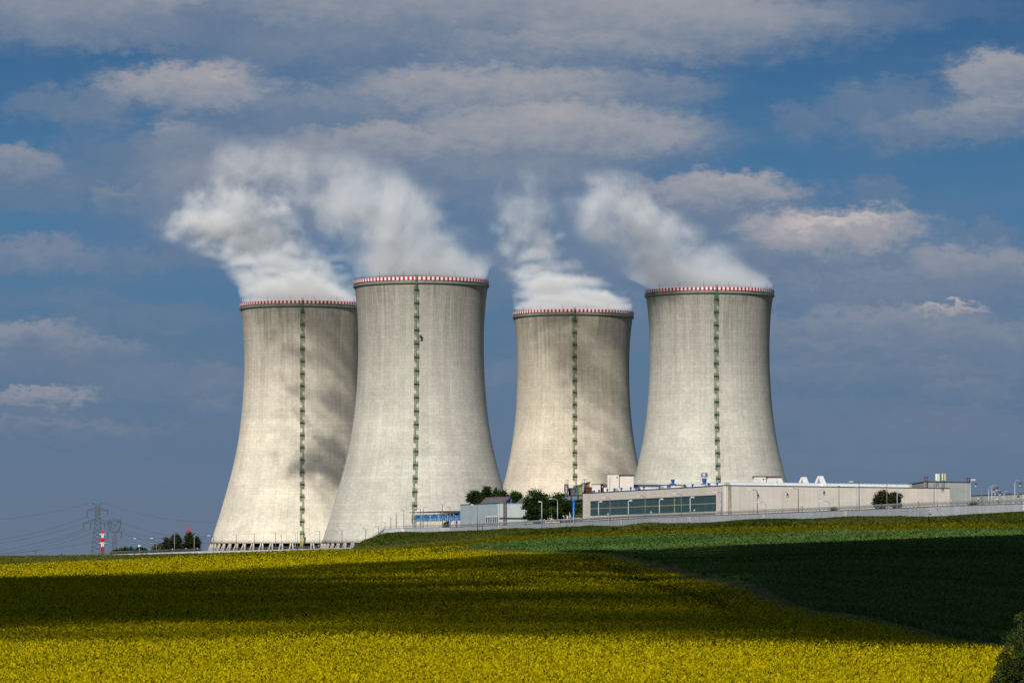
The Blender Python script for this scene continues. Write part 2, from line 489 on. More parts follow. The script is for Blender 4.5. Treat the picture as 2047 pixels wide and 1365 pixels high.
def build_ground():
    fine = np.linspace(-10.5, 10.5, 361)
    az = np.concatenate([np.linspace(-170, -12, 32), fine, np.linspace(12, 180, 34)])
    d = np.concatenate([np.linspace(0.5, 90, 12), np.geomspace(95, 2300, 330), np.geomspace(2400, 60000, 34)])
    A = np.radians(az)
    V = np.zeros((len(az), len(d), 3))
    for i, a in enumerate(A):
        deg = az[i]
        if abs(deg) <= 60:
            px = 1023.5 + F * math.tan(a)
            fd = d * 1.0
            V[i, :, 0] = d * math.tan(a); V[i, :, 1] = d
            V[i, :, 2] = gz(px, np.minimum(fd, 29000))
        else:
            r = d / math.cos(R(60))
            V[i, :, 0] = r * math.sin(a); V[i, :, 1] = r * math.cos(a)
            w = ((deg - 60) / 240.0) if deg > 0 else ((deg + 300) / 240.0)
            V[i, :, 2] = gz(5000, np.minimum(d, 29000)) * (1 - w) + gz(-5000, np.minimum(d, 29000)) * w
    n, k = len(az), len(d)
    fs = []
    for i in range(n):
        i2 = (i + 1) % n
        for j in range(k - 1):
            fs.append((i * k + j, i2 * k + j, i2 * k + j + 1, i * k + j + 1))
    fs.append(tuple(i * k for i in range(n - 1, -1, -1)))
    me = bpy.data.meshes.new("ground")
    me.from_pydata(V.reshape(-1, 3).tolist(), [], fs)
    PXv = 1023.5 + F * V[..., 0] / np.maximum(V[..., 1], 1.0)
    Dv = V[..., 1]
    wheat = (in_wheat(PXv - 22, Dv) & (Dv > 90)).astype(float)
    bank = ((Dv > foot_d(PXv)) & (PXv > 690)).astype(float)
    yard = ((Dv > wall_d(PXv) + 2) & (Dv < 2600)).astype(float)
    V[..., 2] -= 0.8 * (1 - wheat) * np.where(Dv < strip_d(PXv) + 3, np.clip((np.interp(Dv, _edge_d, _edge_p) - PXv) / 140.0, 0, 1), 1.0) * (Dv < foot_d(PXv)) * (Dv < 1500) * np.clip((1500 - Dv) / 80.0, 0, 1)   # the crop's top is the land seen, the soil lies under it
    me.vertices.foreach_set('co', V.reshape(-1).astype(np.float32))
    # bare margin of soil and young green at the far left crest
    marg = np.clip((Dv - np.interp(PXv, [-700, 0, 250, 420, 560], [800, 830, 1030, 1280, 1480])) / 60.0, 0, 1) * (PXv < 640)
    for nm, arr in (("wheat", wheat), ("bank", bank), ("yard", yard), ("margin", marg)):
        at = me.attributes.new(nm, 'FLOAT', 'POINT')
        at.data.foreach_set('value', arr.reshape(-1).astype(np.float32))
    me.polygons.foreach_set('use_smooth', [True] * len(fs))
    m = bpy.data.materials.new("soil_and_crop_ground")
    m.use_nodes = True
    g = NT(m.node_tree)
    b = m.node_tree.nodes['Principled BSDF']
    b.inputs['Roughness'].default_value = 0.95
    b.inputs['Specular IOR Level'].default_value = 0.1
    oc = g.n('ShaderNodeTexCoord').outputs['Object']
    at = lambda s: g.n('ShaderNodeAttribute', attribute_name=s).outputs['Fac']
    n1 = g.noise(oc, 0.09, 6.0, 0.65)
    n2 = g.noise(oc, 2.3, 4.0, 0.6)
    rape = g.mix(n2, (0.030, 0.040, 0.006), (0.12, 0.105, 0.006))
    wh = g.mix(n1, (0.045, 0.085, 0.02), (0.095, 0.14, 0.045))
    bk = g.mix(n1, (0.045, 0.075, 0.012), (0.12, 0.115, 0.03))
    yd = g.mix(n1, (0.16, 0.16, 0.15), (0.10, 0.13, 0.06))
    mg = g.mix(n1, (0.10, 0.085, 0.03), (0.17, 0.12, 0.055))
    c = g.mix(at("wheat"), rape, wh)
    c = g.mix(at("margin"), c, mg)
    c = g.mix(at("bank"), c, bk)
    c = g.mix(at("yard"), c, yd)
    g.put(b.inputs['Base Color'], c)
    me.materials.append(m)
    me.update()
    o = link_mesh("ground", me)
    tag(o, "rolling farmland rising to the power plant's platform", "ground", kind="structure")
build_ground()

# ------------------------------------------------------------------ cooling towers
PROF = [(0.0, 46.9), (6.0, 45.0), (11.5, 43.2), (21.6, 40.0), (31.6, 37.2), (41.6, 34.5), (51.6, 32.3), (61.6, 30.7), (71.7, 29.6),
        (80.7, 29.0), (90, 28.65), (98, 28.6), (106.8, 28.85), (114, 29.35), (119, 29.9), (122.5, 30.4), (125, 30.75)]
_pz = np.array([p[0] for p in PROF]); _pr = np.array([p[1] for p in PROF])
def tower_r(z):
    return float(pchip(_pz, _pr, np.array([float(z)]))[0])

def concrete_mat():
    """board-marked shell concrete: lift joints, form panels, run-off streaks, soot under the rim; tinted per tower by object colour"""
    m = bpy.data.materials.new("tower_concrete")
    m.use_nodes = True
    g = NT(m.node_tree)
    b = m.node_tree.nodes['Principled BSDF']
    oc = g.n('ShaderNodeTexCoord').outputs['Object']
    x, y, z = g.sep(oc)
    info = g.n('ShaderNodeObjectInfo')
    seed = g.m('MULTIPLY', info.outputs['Random'], 50.0)
    th = g.m('ARCTAN2', x, y)
    arc = g.m('MULTIPLY', th, 31.0)
    base_uv = g.comb(arc, z, seed)
    # form panels 2.45 m x 1.5 m, each a touch different
    NP = 72.0
    cu = g.m('MULTIPLY', th, NP / (2 * math.pi))
    cv = g.m('MULTIPLY', z, 1 / 1.5)
    fu, fv = g.m('FLOOR', cu), g.m('FLOOR', cv)
    wn = g.n('ShaderNodeTexWhiteNoise', noise_dimensions='3D')
    g.put(wn.inputs['Vector'], g.comb(fu, fv, seed))
    pan = g.mr(wn.outputs['Value'], 0, 1, 0.955, 1.045)
    wl = g.n('ShaderNodeTexWhiteNoise', noise_dimensions='2D')
    g.put(wl.inputs['Vector'], g.comb(fv, seed, 0.0))
    lift = g.mr(wl.outputs['Value'], 0, 1, 0.965, 1.03)
    wc = g.n('ShaderNodeTexWhiteNoise', noise_dimensions='2D')
    g.put(wc.inputs['Vector'], g.comb(fu, g.m('ADD', seed, 7.0), 0.0))
    colm = g.mr(wc.outputs['Value'], 0, 1, 0.955, 1.035)
    eu = g.m('ABSOLUTE', g.m('SUBTRACT', g.m('FRACT', cu), 0.5))
    ev = g.m('ABSOLUTE', g.m('SUBTRACT', g.m('FRACT', cv), 0.5))
    brk = g.noise(base_uv, 0.35, 3.0, 0.6)
    seam_u = g.m('MULTIPLY', g.mr(eu, 0.44, 0.495, 0.0, 0.30), g.mr(brk, 0.35, 0.65))
    seam_v = g.m('MULTIPLY', g.mr(ev, 0.38, 0.48, 0.0, 0.17), g.mr(brk, 0.62, 0.38))
    f = g.m('MULTIPLY', g.m('MULTIPLY', pan, lift), colm)
    f = g.m('MULTIPLY', f, g.m('SUBTRACT', 1.0, g.m('ADD', seam_u, seam_v)))
    # mottling and long vertical runs
    mott = g.noise(base_uv, 0.06, 6.0, 0.62)
    f = g.m('MULTIPLY', f, g.mr(mott, 0.3, 0.7, 0.82, 1.13))
    grain = g.noise(base_uv, 0.9, 4.0, 0.65)
    f = g.m('MULTIPLY', f, g.mr(grain, 0.3, 0.7, 0.86, 1.11))
    runs = g.noise(g.comb(g.m('MULTIPLY', arc, 0.75), g.m('MULTIPLY', z, 0.03), seed), 1.0, 5.0, 0.7)
    runs2 = g.noise(g.comb(g.m('MULTIPLY', arc, 0.09), g.m('MULTIPLY', z, 0.012), g.m('ADD', seed, 3.0)), 1.0, 4.0, 0.6)
    upper = g.mr(z, 52.0, 112.0, 0.12, 1.0, smooth=True)
    sides = g.mr(runs2, 0.36, 0.62, 0.25, 1.0, smooth=True)
    stain = g.m('MULTIPLY', g.m('MULTIPLY', g.mr(runs, 0.40, 0.66, 0.0, 1.0), upper), sides)
    f = g.m('MULTIPLY', f, g.m('SUBTRACT', 1.0, g.m('MULTIPLY', stain, 0.34)))
    soot = g.m('MULTIPLY', g.mr(z, 55.0, 122.0, 0.0, 0.46, smooth=True), g.mr(mott, 0.3, 0.65, 0.35, 1.0))
    f = g.m('MULTIPLY', f, g.m('SUBTRACT', 1.0, soot))
    # dirty drips straight below the rim, pale lime and rusty patches
    drip = g.noise(g.comb(g.m('MULTIPLY', arc, 1.5), g.m('MULTIPLY', z, 0.02), g.m('ADD', seed, 9.0)), 1.0, 3.0, 0.6)
    dlen = g.m('ADD', g.m('MULTIPLY', drip, 26.0), 103.0)
    dmask = g.m('MULTIPLY', g.mr(g.m('SUBTRACT', z, dlen), 0.0, 6.0), g.mr(drip, 0.5, 0.35))
    f = g.m('MULTIPLY', f, g.m('SUBTRACT', 1.0, g.m('MULTIPLY', dmask, 0.35)))
    patch = g.mr(g.noise(base_uv, 0.19, 6.0, 0.7), 0.60, 0.72, 0.0, 0.14)
    f = g.m('MULTIPLY', f, g.m('SUBTRACT', 1.0, patch))
    col = g.v('SCALE', info.outputs['Color'], f)
    col = g.mix(g.mr(runs2, 0.3, 0.7, 0.0, 0.4), col, g.v('MULTIPLY', col, (0.93, 0.98, 1.0)))
    g.put(b.inputs['Base Color'], col)
    b.inputs['Roughness'].default_value = 0.92
    b.inputs['Specular IOR Level'].default_value = 0.15
    bmp = g.n('ShaderNodeBump')
    bmp.inputs['Strength'].default_value = 0.35
    bmp.inputs['Distance'].default_value = 0.12
    g.put(bmp.inputs['Height'], g.m('SUBTRACT', grain, g.m('MULTIPLY', g.m('ADD', seam_u, seam_v), 2.0)))
    g.put(b.inputs['Normal'], bmp.outputs[0])
    return m
CONC = concrete_mat()
leg_m = mat("leg_concrete", (0.47, 0.43, 0.36), 0.9, 0.15, 0.5)
red_m = mat("rim_red", (0.50, 0.012, 0.022), 0.55, 0.16, 0.4)
white_m = mat("rim_white", (0.74, 0.71, 0.69), 0.6, 0.10, 0.4)
cornice_m = mat("rim_walkway", (0.17, 0.19, 0.165), 0.8, 0.2, 0.5)
green_m = mat("ladder_green", (0.045, 0.15, 0.055), 0.55, 0.25, 1.2)
pale_green_m = mat("ladder_faded_green", (0.19, 0.28, 0.15), 0.6, 0.25, 1.2)
steel_m = mat("galvanised_steel", (0.30, 0.31, 0.33), 0.5, 0.15, 1.0, 0.5)
darksteel_m = mat("dark_steel", (0.06, 0.06, 0.065), 0.5, 0.2, 1.0, 0.3)
black_m = mat("dark_interior", (0.008, 0.009, 0.012), 0.95, 0.2, 0.3)
yellow_m = mat("yellow_paint", (0.46, 0.36, 0.13), 0.6, 0.2, 0.8)

def make_tower():
    root = empty("cooling_tower")
    # shell: outer and inner face of a hyperboloid, 192 sides
    zs = list(np.linspace(6, 121, 58)) + [122.5, 124.0]
    prof = [(tower_r(z), z) for z in zs]
    inner = [(tower_r(z) - (0.9 if z < 12 else 0.45), z) for z in reversed(zs)]
    MB().lathe(prof + inner, 192, 0, close=True).build("shell", CONC, root)
    # walkway ring under the band, with its dark underside
    b = MB()
    b.lathe([(tower_r(121.6) - .3, 121.3), (tower_r(122) + 0.75, 122.2), (tower_r(122) + 0.78, 122.75), (tower_r(123.3) - .3, 123.0)], 192, 0, smooth=False)
    for i in range(96):
        a = 2 * math.pi * i / 96
        r0 = tower_r(122) + 0.7
        b.tube((r0 * math.cos(a), r0 * math.sin(a), 122.7), (r0 * math.cos(a), r0 * math.sin(a), 123.5), 0.05, 3)
    b.build("walkway", cornice_m, root)
    # striped warning band: 96 red and 96 white fields
    n = 192
    vs, fs, mi = [], [], []
    rr = tower_r(124.2)
    sec = [(rr + 0.28, 123.6), (rr + 0.34, 125.05), (rr - 0.55, 125.05), (rr - 0.55, 123.6)]
    for i in range(n):
        a = 2 * math.pi * i / n
        for r, z in sec:
            vs.append((r * math.cos(a), r * math.sin(a), z))
    for i in range(n):
        i2 = (i + 1) % n
        for j in range(4):
            j2 = (j + 1) % 4
            fs.append((i * 4 + j, i2 * 4 + j, i2 * 4 + j2, i * 4 + j2)); mi.append(i % 2)
    rb = MB(); rb.add(vs, fs); rb.mi = mi
    rb.build("rim_band", [red_m, white_m], root)
    # lightning rods and red obstruction lamps on the rim
    rod = MB().tube((0, 0, 0), (0, 0, 2.6), 0.06, 4).build("lightning_rod", darksteel_m, root)
    first = True
    for k in range(16):
        a = 2 * math.pi * (k + .5) / 16
        o = rod if first else rod.copy()
        if not first: COL.objects.link(o)
        first = False
        o.parent = root
        o.location = (rr * math.cos(a), rr * math.sin(a), 125.0)
    # 56 A-frame legs
    lg = MB()
    def strut(p0, p1, w, dpt):
        p0, p1 = Vector(p0), Vector(p1)
        vs = []
        for p in (p0, p1):
            for sx, sy in ((-1, -1), (1, -1), (1, 1), (-1, 1)):
                vs.append((p.x + sx * w / 2, p.y + sy * dpt / 2, p.z))
        lg.add(vs, [(3, 2, 1, 0), (4, 5, 6, 7), (0, 1, 5, 4), (1, 2, 6, 5), (2, 3, 7, 6), (3, 0, 4, 7)])
    r_top, r_bot = 45.0 - 0.5, 47.6
    strut((-1.65, -r_bot, -1.5), (-0.42, -r_top, 6.1), 0.62, 0.7)
    strut((1.65, -r_bot, -1.5), (0.42, -r_top, 6.1), 0.62, 0.7)
    lego = lg.build("leg", leg_m, root)
    for k in range(1, 56):
        o = lego.copy(); COL.objects.link(o); o.parent = root
        o.rotation_euler = (0, 0, 2 * math.pi * k / 56)
    MB().lathe([(50.5, -3), (50.5, 0.4), (49.9, 0.4), (49.9, -0.4), (0.5, -0.4)], 96, 0, smooth=False).build("basin", leg_m, root)
    MB().lathe([(43.2, -0.4), (41.9, 7.5), (0.5, 8.0)], 96, 0).build("fill_pack", black_m, root)  # near-black colour stands in for the shade inside the tower foot
    # ladder with 20 rest platforms, on the face turned to the camera (-Y)
    plats = [119.6 - 6.05 * k for k in range(20)]
    for k, z in enumerate(plats):
        r = tower_r(z)
        y0 = -r + 0.12
        sl = (tower_r(z - 3) - r) / 3.0
        p = MB()
        p.bx(-1.08, 1.08, y0 - 1.3, y0, z - 0.1, z + 0.16)
        for xx in (-1.05, -0.35, 0.35, 1.05):
            p.bx(xx - .035, xx + .035, y0 - 1.3, y0 - 1.23, z, z + 1.35)
        for hh in (0.7, 1.3):
            p.bx(-1.08, 1.08, y0 - 1.32, y0 - 1.25, z + hh, z + hh + 0.07)
        for xx in (-1.05, 1.0):
            p.bx(xx, xx + .06, y0 - 1.3, y0, z + 1.27, z + 1.35)
        for xx in (-1.0, 0.95):          # knee braces back to the shell
            p.tube((xx, y0 - 1.15, z - .1), (xx, -tower_r(z - 2.0) + .1, z - 2.0), 0.06, 4)
        po = p.build("platform", green_m, root)
        zt = z + 1.4
        zb = (plats[k + 1] + 0.1) if k < 19 else 1.0
        xo = 0.5 if k % 2 else -0.5
        l = MB()
        def at_(zz, off):  return -tower_r(zz) - off
        for xx in (-0.33, 0.33):
            l.tube((xo + xx, at_(zt, .35), zt), (xo + xx, at_(zb, .35), zb), 0.07, 4)
        l.tube((xo - .25, at_(zt, 1.15), zt), (xo - .25, at_(zb, 1.15), zb), 0.035, 4)
        l.tube((xo + .25, at_(zt, 1.15), zt), (xo + .25, at_(zb, 1.15), zb), 0.035, 4)
        q = zb + .3
        while q < zt:
            yy = at_(q, .35)
            l.bx(xo - .33, xo + .33, yy - .03, yy + .03, q, q + .045)
            q += 0.6
        q = zb + 1.9
        while q < zt:                      # safety hoops
            yy = at_(q, .45)
            l.path([(xo - .38, yy, q), (xo - .38, yy - .45, q), (xo, yy - .7, q), (xo + .38, yy - .45, q), (xo + .38, yy, q)], 0.028, 4)
            q += 1.3
        l.build("ladder", pale_green_m, root)
        # dark hanging screen at the lower end of each flight
        h = MB()
        xs = -xo
        for xx in (-.45, 0, .45):
            h.bx(xs + xx - .05, xs + xx + .05, y0 - 1.25, y0 - 1.15, z - 2.3, z - .12)
        for hh in (-2.3, -1.6, -.9):
            h.bx(xs - .5, xs + .5, y0 - 1.27, y0 - 1.13, z + hh, z + hh + .1)
        h.build("hanging_cage", darksteel_m, po)
    # top flight up to the rim
    l = MB()
    for xx in (-.3, .5):
        l.tube((xx, -tower_r(119) - .5, 118.8), (xx, -tower_r(124) - .95, 126.0), 0.1, 4)
    q = 119.0
    while q < 126:
        yy = -(tower_r(min(q, 124)) + .5 + .45 * max(0, (q - 119) / 7))
        l.bx(-.3, .5, yy - .05, yy + .05, q, q + .1); q += .42
    l.build("ladder", green_m, root)
    return root

TOW = [  # centre px, distance, base height, ladder px offset, tint, label
    (602.5, 2089, 3.6, 1.0, (.68, .61, .50), "leftmost cooling tower, cream coloured, rim partly hidden behind the nearer tower"),
    (841.5, 1910, 3.0, -9.5, (.535, .505, .44), "second cooling tower from the left, standing nearest and tallest, small white lamp beside its ladder"),
    (1146.0, 2143, 2.6, 2.5, (.64, .565, .45), "third cooling tower from the left, lowest rim, dark shadow on its right half"),
    (1419.0, 2007, 4.8, 13.0, (.535, .51, .445), "rightmost cooling tower, rising behind the long beige hall"),
]
def dup(root):
    r = root.copy(); COL.objects.link(r)
    for ch in list(root.children):
        c = ch.copy(); COL.objects.link(c); c.parent = r
        for gch in list(ch.children):
            d = gch.copy(); COL.objects.link(d); d.parent = c
    return r
t0 = make_tower()
TOWERS = []
for i, (px, d, zb, off, tint, lab) in enumerate(TOW):
    t = t0 if i == 0 else dup(t0)
    x = X_at(px, d)
    t.location = (x, d, zb)
    face = math.atan2(x, d)                      # turn -Y towards the camera, then the ladder's own offset
    t.rotation_euler = (0, 0, -face + math.asin(max(-1, min(1, off * d / F / 30.0))))
    tag(t, lab, "cooling tower", "four cooling towers of the power plant")
    TOWERS.append(t)
    for ch in t.children:
        if ch.name.split('.')[0] in ("shell",):
            ch.color = (*tint, 1)
        if i > 0 and ch.name.split('.')[0] == "leg" and i > 1:
            pass
# ------------------------------------------------------------------ steam plumes: real volumes standing in the tower mouths
def plume(name, px_c, d, prof, label, seed, dens, depth=26.0, drift=((0, 0), (1, 0)), erode=1.0, full=1.08):
    """prof: rows (photo row, left px, right px, density) from the rim upwards at the tower's distance d"""
    rows = []
    pmin, pmax = min(q[0] for q in prof), max(q[0] for q in prof)
    for (py, l, r_, dn) in prof:
        f = (pmax - py) / (pmax - pmin)
        yo = float(np.interp(f, [q[0] for q in drift], [q[1] for q in drift]))     # the wind also carries it towards the fields
        a, b_ = P(l, py, d + yo), P(r_, py, d + yo)
        rows.append((a.z, (a.x + b_.x) / 2, abs(b_.x - a.x) / 2, dn, yo))
    rows.sort()
    ys = np.array([q[4] for q in rows])
    z0, z1 = rows[0][0], rows[-1][0]
    H = z1 - z0
    cx0 = rows[0][1]
    xs = [q[1] - cx0 for q in rows]; rs = [q[2] for q in rows]
    smax = max(max(abs(v) for v in xs), 1.0); rmax = max(rs)
    # lumpy hull a little wider than the steam itself
    NS, NL = 40, 26
    zk = np.array([q[0] - z0 for q in rows]); xk = np.array(xs); rk = np.array(rs)
    vs, fs = [], []
    for j in range(NL):
        z = H * j / (NL - 1)
        xc = float(pchip(zk, xk, np.array([z]))[0]); rr = float(pchip(zk, rk, np.array([z]))[0])
        dp = min(depth, rr * 1.0) if j else min(28.5, rr)
        k = 1.24 if j > 2 else 1.02
        if j == NL - 1: k = 0.35
        for i in range(NS):
            a = 2 * math.pi * i / NS
            vs.append((xc + rr * k * math.cos(a), float(np.interp(z, zk, ys)) + dp * k * math.sin(a), z))
    for j in range(NL - 1):
        for i in range(NS):
            i2 = (i + 1) % NS
            fs.append((j * NS + i, j * NS + i2, (j + 1) * NS + i2, (j + 1) * NS + i))
    fs.append(tuple(range(NS - 1, -1, -1))); fs.append(tuple(range((NL - 1) * NS, NL * NS)))
    me = bpy.data.meshes.new(name); me.from_pydata(vs, [], fs)
    m = bpy.data.materials.new(name + "_steam"); m.use_nodes = True
    t = m.node_tree; t.nodes.clear(); g = NT(t)
    oc = g.n('ShaderNodeTexCoord').outputs['Object']
    x, y, z = g.sep(oc)
    tt = g.m('DIVIDE', z, H, clamp=True)
    ns = 32
    def table(kk, vv, lo, hi):
        return [(q / ns, (float(np.interp(H * q / ns, zk, vv)) - lo) / (hi - lo)) for q in range(0, ns + 1, 2)]
    ax = g.m('MULTIPLY_ADD', g.curve(tt, table(zk, xk, -smax, smax)), 2 * smax, -smax)
    ymax = max(float(np.abs(ys).max()), 1.0)
    ay = g.m('MULTIPLY', g.curve(tt, table(zk, -ys, 0, ymax)), -ymax)
    rx = g.m('MULTIPLY', g.curve(tt, table(zk, rk, 0, rmax)), rmax)
    dk = np.array([q[3] for q in rows])
    dn = g.curve(tt, table(zk, dk, 0, 1.0))
    ry = g.m('MINIMUM', rx, depth)
    # turbulence: large billows, then curling detail
    off = (seed * 37.1, seed * 11.7, seed * 5.3)
    pw = g.v('ADD', oc, off)
    big = g.v('SUBTRACT', g.noise(pw, 0.021, 2.0, 0.5, out=1), (0.5, 0.5, 0.5))
    edge = g.mr(tt, 0.0, 0.16, 0.0, 1.0)
    wob = g.v('SCALE', big, g.m('MULTIPLY', edge, 34.0))
    wx, wy, wz = g.sep(wob)
    u = g.m('DIVIDE', g.m('ADD', g.m('SUBTRACT', x, ax), wx), rx)
    v = g.m('DIVIDE', g.m('ADD', g.m('SUBTRACT', y, ay), wy), ry)
    q = g.m('SQRT', g.m('ADD', g.m('MULTIPLY', u, u), g.m('MULTIPLY', v, v)))
    nz = g.noise(g.v('ADD', pw, g.v('SCALE', big, 18.0)), 0.058, 6.0, 0.66)
    er = g.m('MULTIPLY', g.m('SUBTRACT', nz, 0.5), g.mr(tt, 0.0, 0.5, 1.3 * erode, 3.4 * erode))
    body = g.m('ADD', g.m('SUBTRACT', g.mr(tt, 0.0, 0.22, 1.5, full), q), er)
    body = g.m('POWER', g.mr(body, 0.0, 0.95, 0.0, 1.0), 1.6)
    u0 = g.m('DIVIDE', g.m('SUBTRACT', x, ax), rx)
    v0 = g.m('DIVIDE', g.m('SUBTRACT', y, ay), ry)
    q0 = g.m('SQRT', g.m('ADD', g.m('MULTIPLY', u0, u0), g.m('MULTIPLY', v0, v0)))     # unwarped, so nothing is cut by the hull
    inside = g.m('MULTIPLY', g.mr(q0, 1.16, g.mr(tt, 0.02, 0.35, 1.0, 0.50), 0.0, 1.0, smooth=True), g.mr(tt, 1.0, 0.88, 0.0, 1.0))
    body = g.m('ADD', body, g.m('MULTIPLY', g.mr(nz, 0.35, 0.65), 0.035))
    den = g.m('MULTIPLY', g.m('MULTIPLY', body, inside), g.m('MULTIPLY', dn, dens))
    pv = g.n('ShaderNodeVolumePrincipled')
    pv.inputs['Color'].default_value = (0.975, 0.978, 0.992, 1)
    pv.inputs['Anisotropy'].default_value = STEAM_G
    g.put(pv.inputs['Density'], den)
    out = g.n('ShaderNodeOutputMaterial'); t.links.new(pv.outputs[0], out.inputs['Volume'])
    m.cycles.volume_step_rate = STEAM_STEP
    me.materials.append(m)
    o = link_mesh("steam_plume", me)
    o.location = (cx0, d, z0)
    tag(o, label, "steam", "steam plumes over the towers", "stuff")
    return o
STEAM_G = -0.36
STEAM_STEP = 0.28
plume("steam_a", 602, 2089, [(603, 484, 722, .8), (590, 480, 722, .8), (565, 474, 722, .75), (535, 450, 722, .8), (505, 380, 705, .8), (475, 315, 670, .85),
                             (445, 300, 640, .78), (415, 315, 630, .6), (380, 365, 630, .42), (345, 390, 650, .2), (300, 405, 650, .14), (262, 415, 600, .07)],
      "thin torn steam drifting up and left from the leftmost cooling tower", 1.0, 0.125, 34, ((0, 0), (.12, -50), (.3, -140), (.5, -190), (1, -210)), 1.9, 0.86)
plume("steam_b", 841, 1910, [(556, 710, 972, 1), (535, 705, 978, 1), (505, 665, 985, .95), (470, 600, 960, .95), (440, 570, 925, .95), (410, 575, 905, .9),
                             (380, 580, 880, .6), (350, 540, 840, .3), (315, 500, 790, .14), (280, 480, 750, .07)],
      "thick white steam billowing left from the second cooling tower", 2.0, 0.056, 34, ((0, 0), (1, -30)), 1.4, 1.08)
plume("steam_c", 1146, 2143, [(620, 1029, 1263, 1), (602, 1027, 1262, 1), (575, 1018, 1240, .9), (545, 1000, 1200, .75), (515, 985, 1165, .6), (480, 955, 1150, .42),
                              (445, 950, 1140, .30), (405, 970, 1120, .2), (360, 985, 1110, .13), (320, 995, 1100, .1)],
      "short bright steam puff over the third cooling tower", 3.4, 0.11, 32, ((0, 0), (.15, -70), (.35, -150), (.55, -190), (1, -200)), 1.8, 0.86)
plume("steam_d", 1419, 2007, [(575, 1294, 1544, .75), (555, 1250, 1532, .75), (525, 1200, 1502, .7), (490, 1170, 1465, .75), (455, 1135, 1420, .8), (425, 1122, 1370, .75),
                              (395, 1115, 1315, .65), (365, 1115, 1290, .5), (335, 1130, 1290, .25)],
      "long slanting steam plume blown left from the rightmost cooling tower", 4.7, 0.068, 30, ((0, 0), (.4, -40), (1, -90)), 1.45, 1.06)
# ------------------------------------------------------------------ the low cloud whose shadow lies over the fields
def fbm(x, y, seed=0, octv=4, sc_=1.0):
    r = np.random.default_rng(seed)
    out = np.zeros_like(x); amp = 1.0; tot = 0
    for o in range(octv):
        for _ in range(3):
            a = r.uniform(0, 2 * math.pi); f = sc_ * (2 ** o) * r.uniform(.7, 1.3)
            out += amp * np.sin((x * math.cos(a) + y * math.sin(a)) * f + r.uniform(0, 6.28)) / 3
        tot += amp; amp *= 0.55
    return out / tot

_fp = np.array([-900, -200, 0, 250, 512, 650, 860, 1000, 1170, 1230, 1500, 1700, 2047, 2900.])
_fy = np.array([1160, 1156, 1152, 1144.5, 1136, 1126, 1117, 1107, 1104, 1106, 1094, 1086, 1074.5, 1060.])
def ground_row(px, d):
    return HOR - gz(px, d) / d * F
def cover(px, d):
    """share of the sun the cloud takes away at a ground point"""
    x = (px - 1023.5) / F * d
    wob = fbm(x, d, 51, 4, 0.035)
    # the far rim of the shadow, given as a distance: first row above the rim
    far = far_d(px) * (1 + 0.012 * wob)
    c = np.where(d < far, 0.985, 0.0)
    # thinner streak through the middle of the cloud
    k = np.exp(-((d - np.interp(px, [0, 500, 1000, 1450, 1800], [560, 500, 430, 350, 330])) / np.interp(px, [0, 500, 1000, 1450], [70, 90, 90, 60])) ** 2)
    k = k * np.interp(px, [-200, 100, 500, 1100, 1480, 1560], [.35, .55, .75, .85, .6, .1])
    c = c * (1 - 0.40 * k)
    c = c * (1 - 0.30 * np.interp(px, [150, 800, 1400, 1600], [0, 1, 1, .0]))
    c = c * (1 - np.clip(0.12 * wob, 0, 1))
    nd = 9 * wob + np.interp(px, [-400, 0, 500, 900, 1250, 1550, 1800, 2100, 2500], [158, 157, 160, 157, 150, 148, 150, 146, 146])
    c = c * np.clip((d - nd + 14) / np.interp(px, [1400, 1650], [62.0, 22.0]), 0, 1) ** 1.2
    return c
_far_px = np.linspace(-900, 2900, 100)
_far_tab = []
for _p in _far_px:
    _dd = np.linspace(140, 1500, 1400)
    _rr = np.minimum.accumulate(ground_row(np.full_like(_dd, _p), _dd))
    _t = np.interp(_p, _fp, _fy)
    _far_tab.append(_dd[np.argmax(_rr <= _t)] if (_rr <= _t).any() else 1500)
_far_tab = np.array(_far_tab)
def far_d(px):
    return np.interp(px, _far_px, _far_tab)

